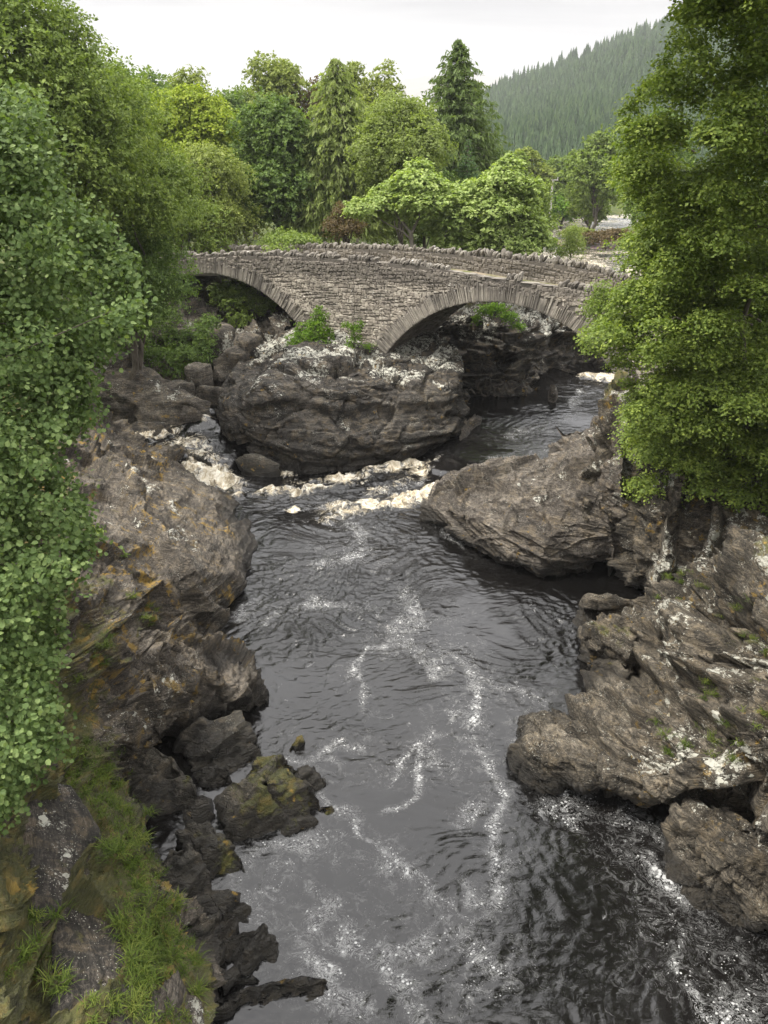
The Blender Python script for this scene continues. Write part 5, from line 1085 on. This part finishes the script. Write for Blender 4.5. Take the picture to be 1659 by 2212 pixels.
# round-leaved alder branches in the left foreground
rng = np.random.default_rng(9); L = []
edge = [(190, -60), (205, 40), (260, 90), (340, 120), (420, 130), (480, 200), (540, 270), (600, 295), (680, 290), (740, 250), (790, 190), (880, 205), (930, 190), (960, 110), (1040, 140), (1090, 185), (1130, 180), (1180, 200), (1260, 150), (1300, 120), (1350, 130), (1430, 110), (1500, 90), (1560, 120), (1620, 120), (1660, 60), (1740, 20), (1800, -40)]
ey, ex = np.array(edge).T
Yf = lambda py: np.interp(py, [200, 600, 1000, 1400, 1800], [13.5, 12.5, 11, 9.5, 8.0])
for py in range(215, 1790, 13):
    xe = np.interp(py, ey, ex)
    for k in range(5 if xe > 60 else 3):
        px = xe-22-(xe+90)*rng.random()**.8; L.append((px, py+rng.uniform(-15, 15), rng.uniform(12, 44), Yf(py)+rng.uniform(-1.3, 1.3)))
    L.append((xe-20+rng.uniform(-6, 4), py, rng.uniform(16, 26), Yf(py)+rng.uniform(-.2, .3)))
LA = screen_lobes(L, .7)
C, N, S_, T = lobes_leaves(LA, rng, .072, 30, 10, spray=.55, droop=.25, up=.8, flat=.7, fill=.4)
LB2 = np.array([[rng.uniform(-13, -6.9), rng.uniform(8.5, 15), rng.uniform(5.2, 15.5), .9, .9, .7] for _ in range(60)])
LB2 = LB2[LB2[:, 0] < -.2905*(.9157*LB2[:, 1]+.402*(13-LB2[:, 2]))*1.62-.9]
C2, N2, S2, T2 = lobes_leaves(LB2, rng, .10, 14, 10, spray=.5, droop=.2, up=.9, flat=.5, fill=.35)
C, N, S_, T = np.concatenate([C, C2]), np.concatenate([N, N2]), np.concatenate([S_, S2]), np.concatenate([T, T2])
N = N+np.array([.1, -.5, .2])
base = (-9.5, 11.5, 3.8); root = empty('alder_tree', base, 'nearest tree, with round glossy leaves, hanging down the left edge', 'tree')
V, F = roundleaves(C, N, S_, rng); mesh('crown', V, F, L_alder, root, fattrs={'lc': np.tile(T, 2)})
paths = [([base, (-9.4, 11.6, 7), (-9.0, 12, 12.5)], .22, .08)]
for i in rng.permutation(len(LA))[:70]:
    z = LA[i, 2]; a = np.array([-9.3, 11.6, max(4.2, z-1.2)]); b_ = LA[i, :3]+[-.25, .5, 0]; paths.append((limb(a, b_, rng, .03, 5), .035, .008))
tubes(paths, 'trunk', K_dark, root)

# ------------------------------------------------------------------ hills, spruce wood, utility pole
def ridge(name, pts, Yn, Yf_, mat, n=160, seed=0, rough_=6):
    """a hillside from its foot at Yn up to a crest at Yf_, crest heights from (px, py) pairs"""
    px = np.array([p[0] for p in pts], float); cr_ = np.array([PX(a, b, Y=Yf_) for a, b in pts])
    xs = np.linspace(cr_[0, 0], cr_[-1, 0], n); zc = np.interp(xs, cr_[:, 0], cr_[:, 2]); rr = np.concatenate([np.linspace(0, 1, 50), [1.15, 1.5]])
    X, T_ = np.meshgrid(xs, rr); Zc = np.broadcast_to(zc, X.shape); Y = Yn+(Yf_-Yn)*T_; Xw = X*(Y/Yf_)**.9
    z = 1+(Zc-1)*np.where(T_ <= 1, T_**1.15, 1-(T_-1)*1.0); z = z+fbm(np.stack([Xw.ravel()/90, Y.ravel()/90, Y.ravel()*0], 1), 4, seed).reshape(X.shape)*rough_*np.clip(T_*3, 0, 1)
    V = np.stack([Xw, Y, z], -1); tag(mesh(name, V.reshape(-1, 3), gridfaces(*X.shape), mat, None, True), kind='structure'); return V
M = MT('hill_ground'); p = M.pos(); M_hill = M.done(M.bsdf(M.cramp(M.noise(p, .02, 5), (.3, (.03, .05, .03)), (.7, (.07, .09, .045))), .95))
M = MT('moor'); p = M.pos(); M_moor = M.done(M.bsdf(M.cramp(M.noise(p, .004, 5), (.3, (.10, .10, .07)), (.7, (.16, .13, .10))), .95))
ridge('far_hill', [(500, 330), (700, 290), (820, 200), (875, 172), (930, 163), (1000, 160), (1080, 168), (1140, 160), (1250, 152), (1400, 165), (1700, 200), (2100, 230)], 2600, 4600, M_moor, seed=3, rough_=25)
HV = ridge('spruce_hill', [(880, 330), (960, 275), (1020, 235), (1060, 208), (1130, 175), (1220, 140), (1320, 96), (1420, 62), (1530, 25), (1700, -60), (2000, -150)], 260, 760, M_hill, seed=8, rough_=7)
tag_left = ridge('left_hill', [(-900, 160), (-200, 250), (200, 300), (500, 318), (800, 328)], 200, 700, M_hill, seed=12, rough_=6)
rng = np.random.default_rng(21)
def spruce_mesh(seed, tiers=7, k=7):
    r = np.random.default_rng(seed); V = []; F = []
    for i in range(tiers):
        f = (i+1)/tiers; z1 = 1-(i)/tiers*.92; z0 = z1-.26; rr = .19*f**.8
        apex = len(V); V.append((0, 0, z1)); st = len(V)
        for j in range(k*2):
            a = j/(k*2)*2*math.pi+i; q_ = rr*(1 if j % 2 else .5)*r.uniform(.75, 1.2); V.append((math.cos(a)*q_, math.sin(a)*q_, z0+r.uniform(-.03, .03)+(0 if j % 2 else .06)))
        for j in range(k*2): F.append((apex, st+j, st+(j+1) % (k*2)))
    return np.array(V), np.array(F)
prot = [spruce_mesh(s) for s in range(4)]
me_s = []
for V, F in prot:
    ob = mesh('spruce_tree', V, F, L_hill, None, False, fattrs={'lc': np.random.default_rng(len(me_s)).random(len(F))}); me_s.append(ob.data); bpy.data.objects.remove(ob)
H_, W_ = HV.shape[:2]; cand = []
for i in range(15000):
    u = rng.uniform(0, 49-1e-3); v = rng.uniform(0, W_-1.01); a, b = int(u), int(v); fu, fv = u-a, v-b
    p_ = HV[a, b]*(1-fu)*(1-fv)+HV[a+1, b]*fu*(1-fv)+HV[a, b+1]*(1-fu)*fv+HV[a+1, b+1]*fu*fv
    dyy = p_[1]*math.cos(TH)-(p_[2]-CH)*math.sin(TH); px = CX+p_[0]*FP/dyy
    if px < 960 or px > 2050: continue
    h = rng.uniform(6, 12)*(1+.25*noise(p_[None]/25, 5)[0])*(1.0 if noise(p_[None]/60, 4)[0] > -.15 else .72)
    cand.append((p_[1], p_[0], p_[2], h, rng.integers(4), rng.uniform(0, 6.28)))
cand.sort()
Vs, Fs, Ls, nn = [], [], [], 0
for i, (y_, x_, z_, h, k, a) in enumerate(cand):
    if i < 300:
        o = bpy.data.objects.new('spruce_tree', me_s[k]); COL.objects.link(o); o.location = (x_, y_, z_-1); o.scale = (h*1.55, h*1.55, h); o.rotation_euler = (0, 0, a)
        tag(o, 'dark spruce in the plantation on the lower slope of the right-hand hill', 'spruce', 'spruces of the hillside plantation')
    else:
        V, F = prot[k]; c_, s_ = math.cos(a), math.sin(a); q_ = np.stack([V[:, 0]*c_-V[:, 1]*s_, V[:, 0]*s_+V[:, 1]*c_, V[:, 2]], 1)*[h*1.55, h*1.55, h]+[x_, y_, z_-1]
        Vs.append(q_); Fs.append(F+nn); nn += len(V); Ls.append(np.clip(rng.random()*.6+rng.random(len(F))*.4, 0, 1))
tag(mesh('spruce_wood', np.concatenate(Vs), np.concatenate(Fs), L_hill, None, False, fattrs={'lc': np.concatenate(Ls)}), 'far spruce plantation covering the right-hand hill up to its crest', 'forest', None, 'stuff')

pb = PX(1190, 440, Y=125); pt = PX(1190, 385, Y=125)
M = MT('pole_wood'); M_pole = M.done(M.bsdf(M.cramp(M.noise(M.pos(), 2, 4), (.3, (.30, .28, .25)), (.7, (.48, .46, .42))), .8))
pole = empty('utility_pole', (pb[0], 125, pb[2]-3), 'thin pale wooden utility pole standing beyond the far river bend', 'utility pole')
tubes([([(pb[0], 125, pb[2]-3), (pb[0], 125, pt[2])], .17, .12)], 'post', M_pole, pole, 8)
tubes([([(pb[0]-.8, 125, pt[2]-.25), (pb[0]+.8, 125, pt[2]-.25)], .07, .07)], 'crossarm', M_pole, pole, 6)
for k in (-.7, 0, .7): tubes([([(pb[0]+k, 125, pt[2]-.2), (pb[0]+k, 125, pt[2]+.15)], .06, .05)], 'insulator', M_pole, pole, 6)

# ------------------------------------------------------------------ grass on the left bank
rng = np.random.default_rng(31); Vs, T = [], []
def blades(c, n, L, spread, tone, name=None):
    d = rng.normal(size=(n, 3))*[1, 1, .25]; d[:, 2] = np.abs(d[:, 2])+.7; d /= np.linalg.norm(d, axis=1, keepdims=True)
    l = L*rng.uniform(.5, 1.15, n)[:, None]; r = c+rng.normal(size=(n, 3))*[spread, spread, .02]
    w = np.cross(d, [0, 0, 1.]); w /= np.linalg.norm(w, axis=1, keepdims=True)+1e-9; w *= .004+.003*rng.random((n, 1))
    m = r+d*l*.6; e = r+d*l*.85; h_ = d*[1, 1, 0]; e = e+h_*l*.35-np.array([0, 0, 1.])*l*.15
    V = np.stack([r-w, r+w, m+w*.8, m-w*.8, e, e+w*.1], 1)
    Vs.append(V); T.append(np.clip(tone+rng.uniform(-.3, .3, n), 0, 1))
dg = bpy.context.evaluated_depsgraph_get()
def ground(px, py):
    """where the line of sight through a pixel meets the left bank: only used to sow grass on its real surface"""
    q = PX(px, py, z=0); d = Vector(q)-Vector((0, 0, CH)); d.normalize()
    ok, loc, nrm, _, ob, _ = S.ray_cast(dg, Vector((0, 0, CH)), d, distance=60)
    return (np.array(loc), ob.name) if ok else (None, '')
spots = [(130, 1640), (160, 1690), (200, 1700), (240, 1760), (280, 1800), (300, 1740), (250, 1830), (280, 1860), (310, 1880), (350, 1950), (330, 1990), (290, 1990), (300, 2060), (350, 2080), (340, 2030), (270, 2100), (380, 2060), (240, 2120), (250, 2180), (120, 2040), (110, 2100), (140, 2140), (160, 2180), (90, 1960), (100, 2000), (60, 2080), (200, 1660), (230, 1700), (270, 1700), (330, 1830), (380, 1950), (385, 2000), (400, 2080), (410, 2160), (210, 1380), (220, 1420), (130, 1500), (150, 1560), (300, 1300), (320, 1330), (1470, 1290), (1600, 1330), (1500, 1600), (1440, 1610), (1590, 1610), (1620, 1400), (1540, 1480), (1650, 1560), (1500, 1240), (1260, 1290), (260, 2040), (310, 2130), (280, 2160), (230, 2060)]
for (a, b) in spots:
    for k in range(4):
        loc, nm = ground(a+rng.normal()*22, b+rng.normal()*22)
        if loc is not None and nm[:6] in ('left_b', 'right_'): blades(loc, int(rng.uniform(25, 70)), rng.uniform(.14, .30)*(1 if b > 1600 else .8), .05, rng.uniform(.25, .8))
for k in range(700):          # low herbs all over the mossy edge
    py = rng.uniform(1600, 2212); pc = np.interp(py, [1600, 1850, 2000, 2212], [170, 290, 310, 350]); loc, nm = ground(pc+rng.normal()*34, py)
    if loc is not None and nm.startswith('left_bank'): blades(loc, 14, rng.uniform(.05, .12), .05, rng.uniform(.1, .7))
V = np.concatenate(Vs); n = len(V); b = (np.arange(n)*6)[:, None]
F4 = np.concatenate([b, b+1, b+2, b+3], 1); F3 = np.concatenate([b+3, b+2, b+4], 1); T = np.concatenate(T)
tag(mesh('grass', V.reshape(-1, 3), [F4, F3], L_grass, None, False, fattrs={'lc': np.concatenate([T, T])}), 'bright tufts of long grass along the edge of the left bank', 'grass', None, 'stuff')

# haze in the glen
M = MT('haze'); M.t.nodes.remove(M.out); M.out = M.n('ShaderNodeOutputMaterial')
pv = M.n('ShaderNodeVolumePrincipled'); pv.inputs['Color'].default_value = (.76, .77, .79, 1); pv.inputs['Density'].default_value = .00026; pv.inputs['Anisotropy'].default_value = .2
M.l(pv.outputs[0], M.out.inputs['Volume'])
HZ = True
if HZ:
    x0, x1, y0, y1, z0, z1 = -4050, 4050, -620, 7100, -40, 450
    V = [(a, b, c) for a in (x0, x1) for b in (y0, y1) for c in (z0, z1)]
    o = mesh('haze', V, np.array([(0, 1, 3, 2), (4, 6, 7, 5), (0, 4, 5, 1), (2, 3, 7, 6), (0, 2, 6, 4), (1, 5, 7, 3)]), M.m, None); tag(o, 'pale haze filling the glen and veiling the far hills', 'haze', None, 'stuff')
